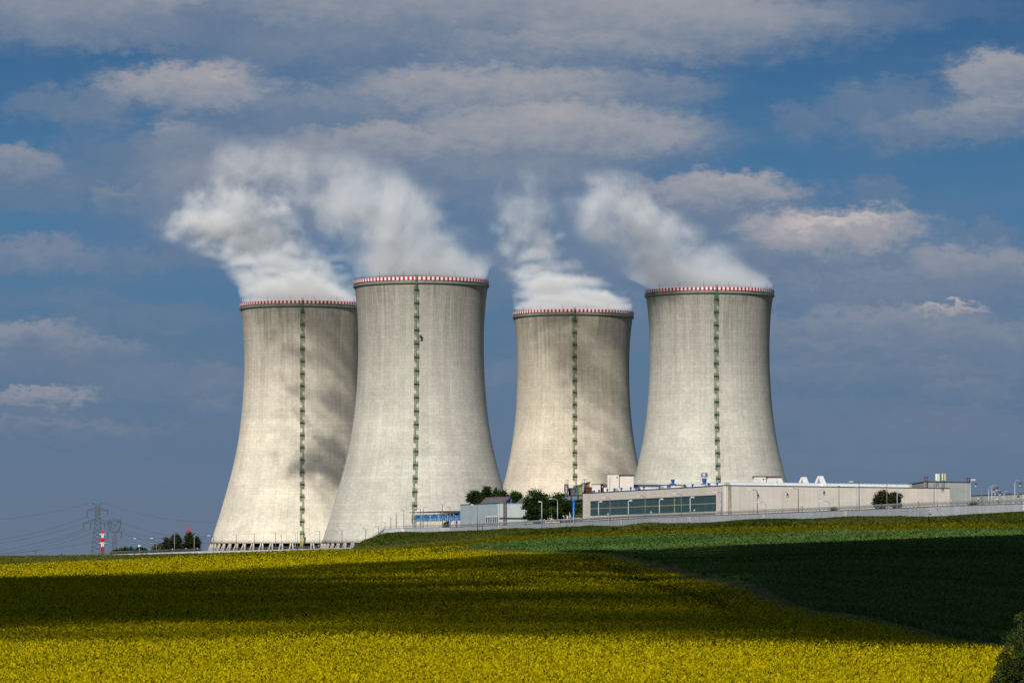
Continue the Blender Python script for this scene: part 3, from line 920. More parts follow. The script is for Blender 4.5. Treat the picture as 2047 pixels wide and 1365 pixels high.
def build_cloud():
    N = 420000
    H = 420.0
    # evenly spread candidates (an additive recurrence), so the thin parts stay smooth
    kk = np.arange(1, N + 1)[:, None] * np.array([0.8191725134, 0.6710436067, 0.5497004779])[None]
    kk = kk % 1.0
    d = np.sqrt(120 ** 2 + kk[:, 0] * (1350 ** 2 - 120 ** 2))
    px = -800 + 3600 * kk[:, 1]
    area = 0.5 * (1350 ** 2 - 120 ** 2) * 3600 / F
    c = np.clip(cover(px, d), 0, 0.985)
    r = rng.uniform(3.6, 6.8, N)
    far = far_d(px)
    r = np.where(far - d < 45, np.clip((far - d) * 0.42, 3.0, 8), r)
    want = -np.log(1 - c) / (math.pi * r ** 2 * 0.82 * 0.62)       # puffs per square metre
    ok = kk[:, 2] < want * area / N
    px, d, r = px[ok], d[ok], r[ok]
    x = (px - 1023.5) / F * d
    z = gz(px, d)
    k = (H + rng.uniform(-12, 25, len(r)) - z) / S.z
    cx, cyy, cz = x + S.x * k, d + S.y * k, z + S.z * k
    # one puff: a lumpy squashed ball
    mb = MB().sphere((0, 0, 0), 1.0, 9, 5)
    U = np.array(mb.v); FQ = np.array([f for f in mb.f])
    n = len(r)
    V = np.zeros((n, len(U), 3))
    jit = 1 + rng.uniform(-.18, .18, (n, len(U)))
    V[..., 0] = U[:, 0] * jit * r[:, None] * 1.05 + cx[:, None]
    V[..., 1] = U[:, 1] * jit * r[:, None] * 1.05 + cyy[:, None]
    V[..., 2] = U[:, 2] * jit * r[:, None] * 0.8 + cz[:, None]
    Fc = (FQ[None] + (np.arange(n) * len(U))[:, None, None]).reshape(-1, 4)
    me = bpy.data.meshes.new("cloud")
    nv, nf = n * len(U), len(Fc)
    me.vertices.add(nv); me.vertices.foreach_set('co', V.reshape(-1).astype(np.float32))
    me.loops.add(nf * 4); me.loops.foreach_set('vertex_index', Fc.reshape(-1).astype(np.int32))
    me.polygons.add(nf); me.polygons.foreach_set('loop_start', np.arange(0, nf * 4, 4, dtype=np.int32))
    me.polygons.foreach_set('use_smooth', np.ones(nf, bool))
    m = bpy.data.materials.new("cloud_vapour"); m.use_nodes = True
    t = m.node_tree; t.nodes.clear(); g = NT(t)
    df = g.n('ShaderNodeBsdfDiffuse'); df.inputs[0].default_value = (.8, .8, .8, 1)
    tp = g.n('ShaderNodeBsdfTransparent'); mx = g.n('ShaderNodeMixShader')
    g.put(mx.inputs[0], g.mr(g.noise(g.n('ShaderNodeTexCoord').outputs['Object'], 0.05, 3.0), 0.3, 0.7, 0.30, 0.46))
    t.links.new(tp.outputs[0], mx.inputs[1]); t.links.new(df.outputs[0], mx.inputs[2])
    o_ = g.n('ShaderNodeOutputMaterial'); t.links.new(mx.outputs[0], o_.inputs[0])
    me.materials.append(m)
    me.update(calc_edges=True)
    o = link_mesh("cloud", me)
    tag(o, "low grey cloud drifting overhead, shading the fields", "cloud", kind="stuff")
build_cloud()

# ------------------------------------------------------------------ crops: loose leaf and flower faces over the ground sheet
rape_mat = leaf_mat("rapeseed", (0.032, 0.046, 0.004), (0.53, 0.425, 0.003), 0.30)
wheat_mat = leaf_mat("green_wheat", (0.026, 0.062, 0.008), (0.145, 0.225, 0.062), 0.25)
bankgrass_mat = leaf_mat("bank_grass", (0.028, 0.050, 0.006), (0.15, 0.145, 0.03), 0.25)

def draw_d(n, d0, d1, power):
    u = rng.uniform(0, 1, n)
    if power == 1:
        return d0 * (d1 / d0) ** u
    return 1 / (1 / d0 + u * (1 / d1 - 1 / d0))

def blades(px, d, zoff, w, h, tone, lean=0.5, parent=None):
    """upright little faces, random turn and lean"""
    n = len(px)
    x = (px - 1023.5) / F * d
    y = d.copy()
    z = gz(px, d) + zoff
    yaw = rng.uniform(-1.25, 1.25, n)
    ux, uy = np.cos(yaw) * w / 2, np.sin(yaw) * w / 2
    lx, ly = rng.normal(0, lean, n) * h, rng.normal(0, lean, n) * h
    V = np.zeros((n, 4, 3))
    V[:, 0] = np.stack([x - ux, y - uy, z], 1)
    V[:, 1] = np.stack([x + ux, y + uy, z], 1)
    V[:, 2] = np.stack([x + ux * .7 + lx, y + uy * .7 + ly, z + h], 1)
    V[:, 3] = np.stack([x - ux * .7 + lx, y - uy * .7 + ly, z + h], 1)
    return V

PIXW = 2.0 / F     # width of one picture element per metre of distance
def build_rape():
    Vs, T = [], []
    def lay(n, d0, d1, power, yel, p0=-330, p1=2330, wk=1.25, hk=1.5, region=None, zlo=0.25, zhi=0.95):
        px = rng.uniform(p0, p1, n); d = draw_d(n, d0, d1, power)
        ok = ~in_wheat(px - 26, d) & (d < np.where(px < 700, 1460, foot_d(px)))
        ok &= ~((d > np.interp(px, [-700, 0, 250, 420, 560, 561], [800, 830, 1030, 1280, 1480, 9000])))
        if region is not None: ok &= region(px, d)
        px, d = px[ok], d[ok]
        x = (px - 1023.5) / F * d
        big = fbm(x, d * 0.55, 3, 4, 0.055) * 0.6 + fbm(x, d * 0.4, 5, 3, 0.4) * 0.5
        # tramline: paler ridge running away to the crest
        tram = np.exp(-((px - np.interp(d, [230, 330, 450, 600, 760], [1475, 1340, 1265, 1190, 1120])) / np.interp(d, [230, 760], [32, 18])) ** 2)
        nflow = yel + 0.22 * big - 0.35 * tram * (d > 232)
        strip = d > strip_d(px)
        nflow = np.where(strip & (px > 800), 0.02 + 0.12 * fbm(x, d, 8, 4, 0.05), nflow)
        edge_gap = px - np.interp(d, _edge_d, _edge_p)
        nflow = np.where((edge_gap > -np.clip(7000 / d, 8, 40) * 1.3) & (d > 260) & (d < 1250), nflow * 0.25, nflow)
        # thinner stand towards the green tip
        tip = (px > 860) & (d > 1050) & ~strip
        nflow = np.where(tip, nflow - 0.28, nflow)
        n = len(px)
        isf = rng.uniform(0, 1, n) < nflow
        s = np.maximum(0.029, PIXW * d * 0.66)
        sj = rng.lognormal(0, 0.32, n)
        w = s * wk * sj * np.where(isf, 1.0, 1.3)
        h = s * hk * sj * np.where(isf, 1.0, 1.9)
        cap = np.where(isf, .42, .9); h = np.minimum(h, cap); w = np.minimum(w, cap * .9)
        top = rng.uniform(zlo, zhi, n) * np.where(isf, 1.0, 0.80) + 0.12 * big
        zo = np.maximum(top - h, 0.0) - 0.85
        tone = np.where(isf, np.clip(rng.normal(0.76, 0.22, n) + .10 * big, 0.25, 1.0), np.clip(rng.normal(0.10, 0.10, n), 0, .4))
        dry = strip & (px > 700)
        tone = np.where(dry & isf, tone * .58, tone)
        tone = np.where(dry & ~isf, np.clip(rng.normal(0.15, 0.06, n), 0.03, .35), tone)
        Vs.append(blades(px, d, zo, w, h, tone)); T.append(tone)
    lay(1200000, 80, 190, 2, 0.48)
    lay(740000, 180, 480, 2, 0.49)
    lay(480000, 450, 1640, 1, 0.58)
    V = np.concatenate(Vs); T = np.concatenate(T)
    o = quads_mesh("rapeseed_field", V, rape_mat, cols=T)
    tag(o, "field of yellow flowering rapeseed, a dark cloud shadow across it", "rapeseed", kind="stuff")
build_rape()

def build_wheat():
    n = 540000
    px = np.where(rng.uniform(0, 1, n) < .8, rng.uniform(880, 2300, n), rng.uniform(2300, 3400, n)); d = draw_d(n, 130, 1320, 1)
    ok = in_wheat(px, d); px, d = px[ok], d[ok]
    x = (px - 1023.5) / F * d
    n = len(px)
    s = PIXW * d
    big = fbm(x * 0.5, d, 21, 4, 0.03)
    rows = np.sin((x * 0.95 + d * 0.3) / 3.2)
    tone = np.clip(0.42 + 0.28 * big + 0.07 * rows + rng.normal(0, 0.16, n), 0, 1)
    h = np.clip(s * 1.3, .12, .5) * rng.lognormal(0, .25, n); w = np.clip(s * 1.5, .08, 1.2)
    V = blades(px, d, rng.uniform(0.1, 0.4, n), w, h, tone, 0.7)
    o = quads_mesh("wheat_field", V, wheat_mat, cols=tone)
    tag(o, "green wheat field in the hollow, mostly in cloud shadow", "wheat", kind="stuff")
build_wheat()

def build_bank():
    n = 150000
    px = rng.uniform(690, 2330, n)
    f0, f1 = foot_d(px), wall_d(px) - 0.7
    u = rng.uniform(-0.06, 1.0, n)
    d = f0 + (f1 - f0) * u
    x = (px - 1023.5) / F * d
    big = fbm(x, d * 0.6, 31, 5, 0.07)
    clump = np.clip(fbm(x, d * 0.5, 37, 4, 0.22), 0, 1)
    s = PIXW * d
    n = len(px)
    h = np.clip(s * 1.6, .2, .9) * np.minimum(rng.lognormal(0, .3, n), 1.5) * (1 + 0.9 * clump); w = s * 1.5 * rng.lognormal(0, .2, n)
    tone = np.clip(0.34 + 0.42 * big - 0.25 * clump + rng.normal(0, 0.14, n), 0, 1)
    V = blades(px, d, -0.05 + 0.35 * clump, w, h, tone, 0.5)
    # grass of the left crest, along the margin of the field
    m = 60000
    px2 = rng.uniform(-330, 760, m); lo = np.interp(px2, [-700, 0, 250, 420, 560, 700, 760], [800, 830, 1030, 1280, 1450, 1500, 1560])
    d2 = lo + rng.uniform(0, 1, m) * (np.interp(px2, [0, 400, 700, 760], [1420, 1560, 1650, 1700]) - lo)
    x2 = (px2 - 1023.5) / F * d2
    s2 = PIXW * d2
    V2 = blades(px2, d2, -0.35, s2 * 1.6, np.clip(s2 * .9, .1, .4) * rng.lognormal(0, .3, m), None, 0.6)
    t2 = np.clip(0.55 + 0.3 * fbm(x2, d2 * .3, 41, 3, .05) + rng.normal(0, .12, m), 0, 1)
    o = quads_mesh("bank_grass", np.concatenate([V, V2]), bankgrass_mat, cols=np.concatenate([tone, t2]))
    tag(o, "rough grass on the bank below the perimeter wall", "grass", kind="stuff")
build_bank()
# ------------------------------------------------------------------ plant buildings
def panel_mat(name, col, du=6.0, dv=1.2, amt=0.16, stain=0.12):
    """cladding drawn in the facade's own x/z: panel joints, per-panel tone, rain streaks"""
    m = bpy.data.materials.new(name); m.use_nodes = True
    g = NT(m.node_tree); b = m.node_tree.nodes['Principled BSDF']
    oc = g.n('ShaderNodeTexCoord').outputs['Object']
    x, y, z = g.sep(oc)
    cu, cv = g.m('DIVIDE', g.m('ADD', x, g.m('MULTIPLY', y, 1.0)), du), g.m('DIVIDE', z, dv)
    wn = g.n('ShaderNodeTexWhiteNoise', noise_dimensions='2D')
    g.put(wn.inputs['Vector'], g.comb(g.m('FLOOR', cu), g.m('FLOOR', cv)))
    wc = g.n('ShaderNodeTexWhiteNoise', noise_dimensions='1D'); g.put(wc.inputs['W'], g.m('FLOOR', cu))
    f = g.m('MULTIPLY', g.mr(wn.outputs[0], 0, 1, 0.975, 1.02), g.mr(wc.outputs[0], 0, 1, 0.96, 1.03))
    eu = g.m('ABSOLUTE', g.m('SUBTRACT', g.m('FRACT', cu), 0.5)); ev = g.m('ABSOLUTE', g.m('SUBTRACT', g.m('FRACT', cv), 0.5))
    f = g.m('MULTIPLY', f, g.m('SUBTRACT', 1.0, g.m('MAXIMUM', g.mr(eu, 0.484, 0.495, 0, amt), g.mr(ev, 0.42, 0.49, 0, amt * .55))))
    st = g.noise(g.comb(g.m('MULTIPLY', g.m('ADD', x, y), 0.8), g.m('MULTIPLY', z, 0.07)), 1.0, 4.0, 0.65)
    f = g.m('MULTIPLY', f, g.mr(st, 0.45, 0.75, 1.0, 1.0 - stain))
    f = g.m('MULTIPLY', f, g.mr(g.noise(oc, 0.25, 5.0, 0.6), 0.3, 0.7, 0.94, 1.05))
    g.put(b.inputs['Base Color'], g.v('SCALE', tuple(col), f))
    b.inputs['Roughness'].default_value = 0.75; b.inputs['Specular IOR Level'].default_value = 0.25
    return m

beige_m = panel_mat("hall_cladding", (.71, .635, .57))
greyb_m = panel_mat("grey_cladding", (.40, .42, .40), 5.0, 0.9, .14, .2)
bluegrey_m = panel_mat("blue_grey_cladding", (.38, .45, .49), 3.0, 0.8, .10)
mint_m = panel_mat("pale_mint_cladding", (.58, .65, .63), 3.0, 0.8, .08)
white_w = panel_mat("white_wall", (.62, .62, .58), 3.0, 1.5, .08)
wall_m = panel_mat("concrete_fence_panels", (.46, .48, .505), 3.0, 9.0, .34, .10)
roof_m = mat("bitumen_roof", (.075, .08, .085), .9, .2, .3)
slate_m = mat("slate_roof", (.105, .115, .13), .8, .15, .5, streak=.2)
greenroof_m = mat("grey_green_roof", (.16, .19, .185), .8, .12, .4, streak=.2)
trim_m = mat("dark_trim", (.06, .065, .075), .6, .2, .5)
polyc_m = mat("polycarbonate", (.66, .70, .72), .35, .10, .5, spec=.5)
vend_m = mat("skylight_end", (.42, .45, .36), .6, .1, .6)
rib_m = mat("skylight_rib", (.36, .39, .41), .6, .1, .6)
bluep_m = mat("blue_paint", (.012, .085, .36), .5, .2, .6)
lightblue_m = mat("blue_wall_panels", (.03, .15, .40), .55, .18, .5)
greenp_m = mat("green_duct_paint", (.04, .20, .08), .5, .2, .6)
whitep_m = mat("white_duct_paint", (.70, .72, .70), .5, .08, .6)
brown_m = mat("rusty_brown", (.12, .055, .035), .8, .35, 1.2)
darkred_m = mat("dark_red_steel", (.075, .014, .014), .6, .35, .5)
olive_m = mat("olive_sheet", (.20, .20, .055), .7, .15, .5)
teal_m = mat("teal_sheet", (.035, .095, .105), .6, .15, .5)
siloc_m = mat("silo_grey", (.12, .125, .14), .5, .2, .5, .3)
mullion_m = mat("weathered_mullion", (.36, .33, .20), .7, .3, .8)
ledge_m = mat("pale_ledge", (.72, .67, .60), .8, .08, .6)
palelamp_m = mat("pale_pole", (.34, .37, .42), .5, .12, .6, .2)
greypole_m = mat("grey_pole", (.15, .155, .165), .55, .2, .6, .3)
lampglass_m = mat("lamp_head", (.46, .45, .42), .4, .1, 1.0)
bell_m = mat("lamp_bell", (.035, .033, .03), .5, .2, 1.0)
palegreen_m = mat("pale_green_rail", (.50, .60, .50), .6, .15, .8)

def glass_mat():
    m = bpy.data.materials.new("teal_glass"); m.use_nodes = True
    g = NT(m.node_tree); b = m.node_tree.nodes['Principled BSDF']
    oc = g.n('ShaderNodeTexCoord').outputs['Object']
    x, y, z = g.sep(oc)
    wn = g.n('ShaderNodeTexWhiteNoise', noise_dimensions='2D')
    g.put(wn.inputs['Vector'], g.comb(g.m('FLOOR', g.m('DIVIDE', x, 1.9)), g.m('FLOOR', g.m('DIVIDE', z, 2.6))))
    st = g.noise(g.comb(g.m('MULTIPLY', x, 0.55), g.m('MULTIPLY', z, 0.05)), 1.0, 3.0, .6)
    c = g.mix(g.mr(st, .35, .7), (.012, .052, .064), (.055, .115, .115))
    c = g.mix(g.m('MULTIPLY', wn.outputs[0], .35), c, (.05, .07, .045))
    g.put(b.inputs['Base Color'], c)
    b.inputs['Roughness'].default_value = 0.35; b.inputs['Specular IOR Level'].default_value = 0.35
    return m
glass_m = glass_mat()

def G2(px, d):                     # ground-plan point
    return Vector((X_at(px, d), d))
def zrow(py, d):
    return (HOR - py) / F * d
class Face:
    """a vertical facade from plan point a (left in view) to b; local x along it, -y out of it"""
    def __init__(s, a, b):
        s.a, s.b = a, b
        s.L = (b - a).length
        s.ang = math.atan2(b.y - a.y, b.x - a.x)
    def u(s, px):                  # where the line of sight px meets the facade
        t = (px - 1023.5) / F
        dx, dy = s.b.x - s.a.x, s.b.y - s.a.y
        k = (t * s.a.y - s.a.x) / (dx - t * dy)
        return k * s.L
    def d(s, px):
        return s.a.y + (s.b.y - s.a.y) * s.u(px) / s.L
    def z(s, px, py):
        return zrow(py, s.d(px))
    def put(s, o, z=0.0):
        o.location = (s.a.x, s.a.y, z); o.rotation_euler = (0, 0, s.ang)
        return o
def child_of_face(mb, name, mats, parent, face, z=0.0):
    o = mb.build(name, mats)
    o.parent = parent
    # parent empties sit at plan origin with no rotation, so face placement is given relative to them
    face.put(o, z)
    o.location = (face.a.x - parent.location.x, face.a.y - parent.location.y, z - parent.location.z)
    return o
def body(mb, name, mats, parent):
    """mesh given in world coordinates, parented to a thing standing elsewhere"""
    o = mb.build(name, mats, parent)
    o.location = -Vector(parent.location)
    return o

# ---- the long beige hall
C_, L_, R_ = G2(1449, 1400), G2(1165, 1560), G2(1898, 1456)
ZT = 25.75
hall = tag(empty("factory_hall", (C_.x, C_.y, PL)), "long beige hall with a dark teal window band and barrel skylights on its roof", "building")
FL, FR = Face(L_, C_), Face(C_, R_)
B_ = R_ + (L_ - C_)
child_of_face(MB().bx(0, FL.L, 0, .4, -1.5, ZT - PL), "wall", beige_m, hall, FL, PL)
child_of_face(MB().bx(0, FR.L, .0, .4, -1.5, ZT - PL).bx(0.001, 0.4, .4, .8, -1.5, ZT - PL), "wall", beige_m, hall, FR, PL)
inn = lambda p, k=0.35: tuple(p + ((C_ + B_) / 2 - p).normalized() * k)
body(MB().prism([inn(C_, 1.0), inn(R_, 1.0), tuple(B_), tuple(L_ + (B_ - L_).normalized() * .5)], PL - 1.5, ZT - .9), "roof", [roof_m], hall)
e1 = child_of_face(MB().bx(-.15, FL.L + .1, -.12, .5, ZT - .02, ZT + .22), "parapet_cap", trim_m, hall, FL)
e2 = child_of_face(MB().bx(.12, FR.L + .1, -.12, .5, ZT - .02, ZT + .22), "parapet_cap", trim_m, hall, FR)
# corner downpipe strip and lighter pilasters
child_of_face(MB().bx(1.2, 2.6, -.10, -.004, PL, ZT - .05), "corner_strip", mat("stained_strip", (.40, .345, .30), .85, .3, .8, streak=.4), hall, FR)
# window band in the left facade
u0, u1 = FL.u(1181), FL.u(1431)
zb, zm, zt = 17.25, 19.95, 22.5
win = child_of_face(MB().bx(u0 - .15, u1 + .15, -.14, -.004, zt, zt + .3).bx(u0 - .15, u0, -.12, -.004, zb, zt).bx(u1, u1 + .15, -.12, -.004, zb, zt), "window", trim_m, hall, FL)  # dark top bar paints the shadow line at the head of the recess
pane = child_of_face(MB().bx(u0, u1, -.03, -.006, zb, zt), "pane", glass_m, hall, FL)
mul = MB().bx(u0, u1, -.12, -.035, zm - .13, zm + .13)
um = FL.u(1348.5)
mul.bx(um - .3, um + .3, -.10, -.035, zb, zm - .13).bx(um - .3, um + .3, -.10, -.035, zm + .13, zt)
k = u0 + 3.8
while k < u1 - 1:
    if abs(k - um) > .8:
        mul.bx(k - .06, k + .06, -.07, -.035, zb, zm - .13, 1).bx(k - .06, k + .06, -.07, -.035, zm + .13, zt, 1)
    k += 3.8
mull = child_of_face(mul, "mullions", [mullion_m, mat("teal_bar", (.05, .085, .085), .6)], hall, FL)
sill = child_of_face(MB().bx(u0 - .3, u1 + .3, -.35, -.004, zb - .55, zb), "sill", ledge_m, hall, FL)
for o in (pane, mull, sill):                     # sub-parts of the window
    o.parent = win
    o.location = (0, 0, 0); o.rotation_euler = (0, 0, 0)
# pipe run and plinth on the right facade foot
child_of_face(MB().tube((3, -.8, 15.4), (FR.u(1505), -.8, 15.1), .28, 6).bx(6, 6.4, -1.0, 0, 12, 15.3), "pipe", brown_m, hall, FR)
# barrel skylights, parallel to the right facade
ax = (R_ - C_).normalized(); nrm = (L_ - C_).normalized()
def vault(start, length, r, zc, top_cut):
    root = empty("roof_skylight", (start.x, start.y, zc), math.atan2(ax.y, ax.x))
    n = 14
    shell = MB(); rib = MB()
    pr = [(r * math.cos(math.pi * i / n), r * math.sin(math.pi * i / n)) for i in range(n + 1)]
    vs = [(0, y, z) for y, z in pr] + [(length, y, z) for y, z in pr]
    shell.add(vs, [(i, i + 1, n + 2 + i, n + 1 + i) for i in range(n)], 0, True)
    shell.build("glazing", polyc_m, root)
    q = 1.8
    while q < length:
        for i in range(n):
            rib.tube((q, pr[i][0] * 1.012, pr[i][1] * 1.012), (q, pr[i + 1][0] * 1.012, pr[i + 1][1] * 1.012), .07, 4)
        q += 1.8
    rib.build("glazing_bars", rib_m, root)
    MB().add([(0, y, z) for y, z in pr], [tuple(range(n + 1))]).build("end_panel", vend_m, root)
    MB().add([(length, y, z) for y, z in pr], [tuple(range(n, -1, -1))]).build("end_panel", vend_m, root)
    MB().bx(-.2, length + .2, -r - .25, -r + .1, -.8, .15).bx(-.2, length + .2, r - .1, r + .25, -.8, .15).build("kerb_frame", trim_m, root)
    return root
VL = ["nearest barrel skylight, long and white, along the front edge of the beige hall roof", "second barrel skylight from the right hall corner, above the window band",
      "third barrel skylight from the right hall corner, above the window band", "fourth barrel skylight from the right hall corner, above the window band",
      "fifth barrel skylight from the right hall corner, above the window band", "farthest barrel skylight, at the left end of the hall roof"]
ANG = math.atan2(ax.y, ax.x)
for i, pxv in enumerate((1449, 1409, 1362, 1317, 1270, 1226)):
    s_ = FL.u(pxv)
    st = L_ + (C_ - L_).normalized() * (s_ if i else FL.L - 4.2) + ax * (1.2 if i else 2.6)
    t = vault(st, 78.0 if i == 0 else 66.0, 2.5, 24.55, 0)
    tag(t, VL[i], "skylight", "barrel skylights on the hall roof")
    # white and green A-shaped duct straddling the vault
    if i < 5:
        pos = st + ax * (40.0 if i == 0 else 41.5)
        dr = empty("roof_duct", (pos.x, pos.y, 24.9), ANG)
        w_, h_, th = 3.7, 4.6, 1.15
        def leg_(y0, y1, mats, nm):
            m_ = MB()
            m_.add([(-.75, y0, 0), (.75, y0, 0), (.75, y0 + th * (1 if y0 > 0 else -1) * -1.0, 0), (-.75, y0 - th * (1 if y0 > 0 else -1), 0),
                    (-.75, y1, h_), (.75, y1, h_), (.75, y1 - th * (1 if y0 > 0 else -1) * .3, h_ - 1.15), (-.75, y1 - th * (1 if y0 > 0 else -1) * .3, h_ - 1.15)],
                   [(0, 1, 2, 3), (4, 7, 6, 5), (0, 4, 5, 1), (1, 5, 6, 2), (2, 6, 7, 3), (3, 7, 4, 0)])
            return m_.build(nm, mats, dr)
        leg_(-w_, -.55, whitep_m, "duct_leg"); leg_(w_, .55, whitep_m, "duct_leg")
        MB().bx(-.75, .75, -.55, .55, h_ - 1.0, h_ + .003).build("duct_cap", whitep_m, dr)
        MB().add([(.76, -w_ + .02, 0), (.90, -w_ + .02, 0), (.90, -.6, h_), (.76, -.6, h_), (.76, -w_ + 1.0, 0), (.90, -w_ + 1.0, 0), (.90, -.1, h_ - .9), (.76, -.1, h_ - .9)],
                 [(0, 1, 2, 3), (4, 7, 6, 5), (0, 4, 5, 1), (3, 2, 6, 7), (1, 5, 6, 2), (0, 3, 7, 4)]).build("duct_flank", greenp_m, dr)
        tag(dr, ["white A-shaped roof duct nearest the camera, largest of the row", "second largest white A-shaped roof duct, left of the largest",
                 "middle white A-shaped roof duct, right of the small penthouse window", "small white A-shaped duct half hidden behind a skylight",
                 "farthest and smallest white A-shaped roof duct"][i], "duct", "A-shaped ducts on the hall roof")
# small blue ventilators at the skylight ends
bl = [(1183, 986), (1187.5, 985), (1197.5, 983.5), (1214, 981.5), (1228, 980.5), (1242, 979.5), (1261, 978), (1271.5, 977.5), (1276, 977), (1287, 976.8), (1318.5, 975.5), (1335, 975), (1339, 974.7),
      (1368, 973), (1384.5, 972.3), (1417, 970.2), (1433.5, 969.5)]
for i, (px, py) in enumerate(bl):
    dd = FL.d(px) + 2.2
    p = P(px, py, dd)
    v = empty("roof_ventilator", (p.x, p.y, ZT - .7), ANG)
    tz = max(p.z - (ZT - .7) + .9, 1.3)
    MB().tube((0, 0, 0), (0, 0, tz - .6), .22, 8).build("stack", bluep_m, v)
    MB().lathe([(.05, tz), (.42, tz), (.42, tz - .25), (.3, tz - .6), (.22, tz - .6)], 10).build("cowl", bluep_m, v)
    tag(v, ["small blue roof ventilator at the left end of the beige hall roof", "small blue roof ventilator at the edge of the hall roof, above the window band"][0 if i < 4 else 1],
        "ventilator", "blue ventilators by the roof block" if i < 4 else "blue ventilators above the window band")
# big blue fan and hopper on the roof line
for (px, py, lab) in ((1345, 964, "single blue roof fan on a dark base, in front of the rightmost tower"), (1408, 962, "large blue roof fan with pale hood, left of the long skylight")):
    p = P(px, py, 1545)
    v = empty("roof_fan", (p.x, p.y, 28.9))
    k_ = 0.9 if px < 1400 else 1.1
    MB().bx(-1.5 * k_, 1.5 * k_, -1.2, 1.2, -.4, .15).build("base", trim_m, v)
    MB().lathe([(.7 * k_, .15), (.55 * k_, .9), (.8 * k_, 1.3), (.8 * k_, 2.0 * k_), (.05, 2.0 * k_)], 12).build("housing", bluep_m, v)
    if px > 1400:
        MB().lathe([(1.25, 2.6), (1.2, 3.6), (1.05, 4.2), (.05, 4.3)], 12).build("hood", steel_m, v)
    tag(v, lab, "fan")

def block(name, label, cat, px0, px1, py, d, depth, zbase, wmat, cap=True, capmat=None, caph=.5, over=.25, ang=None):
    """a roof-top block seen square on, top edge at row py"""
    a, b = G2(px0, d), G2(px1, d)
    fc = Face(a, b)
    r = empty(name, (a.x, a.y, zbase))
    zt_ = zrow(py, d)
    child_of_face(MB().bx(0, fc.L, 0, depth, zbase, zt_ - (caph if cap else 0)), "wall", wmat, r, fc)
    if cap:
        child_of_face(MB().bx(-over, fc.L + over, -over, depth + over, zt_ - caph + .002, zt_), "roof", capmat or trim_m, r, fc)
    tag(r, label, cat)
    return r, fc, zt_
# raised roof block behind the skylights, with penthouses
r1, f1, z1 = block("roof_block", "raised beige roof storey behind the barrel skylights, dark roof edge", "roof storey", 1207, 1448, 968.5, 1572, 16, 24.9, beige_m, caph=.9)
r2, f2, z2 = block("penthouse", "tall beige stair penthouse with a slit and a small square window", "penthouse", 1214, 1237.3, 948.3, 1566, 7, 24.9, beige_m, caph=.12, over=.1)
child_of_face(MB().bx(f2.u(1218), f2.u(1219.6), -.08, -.003, 27.0, f2.z(1218, 954)), "window", palelamp_m, r2, f2)
child_of_face(MB().bx(f2.u(1232.4), f2.u(1234.6), -.06, -.003, f2.z(1233, 955.5), f2.z(1233, 952.8)), "window", black_m, r2, f2)
r3, f3, z3 = block("penthouse", "beige penthouse with a thick dark eave, joined right of the stair penthouse", "penthouse", 1237.9, 1266.5, 948.5, 1567, 9, 24.9, beige_m, caph=.55, over=.2)
r4, f4, z4 = block("roof_block", "small beige block at the left end of the hall roof beside a dark gap", "roof block", 1183.5, 1200.5, 967.5, 1552, 6, 23.5, beige_m, caph=.1)
r4b, f4b, _ = block("roof_block", "narrow black recess block between two beige roof blocks", "roof block", 1201, 1206.6, 967.0, 1556, 5, 23.5, mat("recess_black", (.018, .016, .015), .8, .3, .5), caph=.1)
child_of_face(MB().bx(f4b.u(1203), f4b.u(1204.5), -.1, -.004, 26, 28.4), "door", whitep_m, r4b, f4b)
r5, f5, z5 = block("penthouse", "low beige penthouse with two small windows behind the long skylight", "penthouse", 1507, 1531, 951.5, 1520, 8, 24.9, beige_m, caph=.25)
child_of_face(MB().bx(f5.u(1510), f5.u(1513), -.06, -.003, 26.5, f5.z(1510, 957)), "window", palelamp_m, r5, f5)
child_of_face(MB().bx(f5.u(1525), f5.u(1527.4), -.06, -.003, f5.z(1525, 959.5), f5.z(1525, 956.5)), "window", black_m, r5, f5)
r6, f6, z6 = block("penthouse", "beige penthouse part with thick sloping dark eave, right of the small windows", "penthouse", 1531.4, 1559.5, 951.8, 1521, 8, 24.9, beige_m, caph=.5)

# ---- grey halls at the right end
GA, GB, GC = G2(1762, 1640), G2(1848, 1500), G2(1939, 1512)
gh = tag(empty("grey_hall", (GB.x, GB.y, PL)), "tall grey hall with aerials on its roof, behind the right end of the beige hall", "building")
fa, fb = Face(GA, GB), Face(GB, GC)
zg = zrow(963.5, 1500)
child_of_face(MB().bx(0, fa.L, 0, .4, PL - 1.5, zg), "wall", greyb_m, gh, fa)
child_of_face(MB().bx(0, fb.L, .0, .4, PL - 1.5, zg).bx(fb.L - .4, fb.L, .4, 40, PL - 1.5, zg), "wall", greyb_m, gh, fb)
body(MB().prism([tuple(GB + Vector((.3, .6))), tuple(GC + Vector((-.4, .6))), tuple(GC + Vector((-.4, 60))), tuple(GA + Vector((.5, 20)))], PL, zg - .5), "roof", roof_m, gh)
child_of_face(MB().bx(-.1, fb.L + .15, -.15, .55, zg + .002, zg + .3), "parapet_cap", trim_m, gh, fb)
child_of_face(MB().bx(0, fa.L - .2, -.15, .55, zg + .002, zg + .3), "parapet_cap", trim_m, gh, fa)
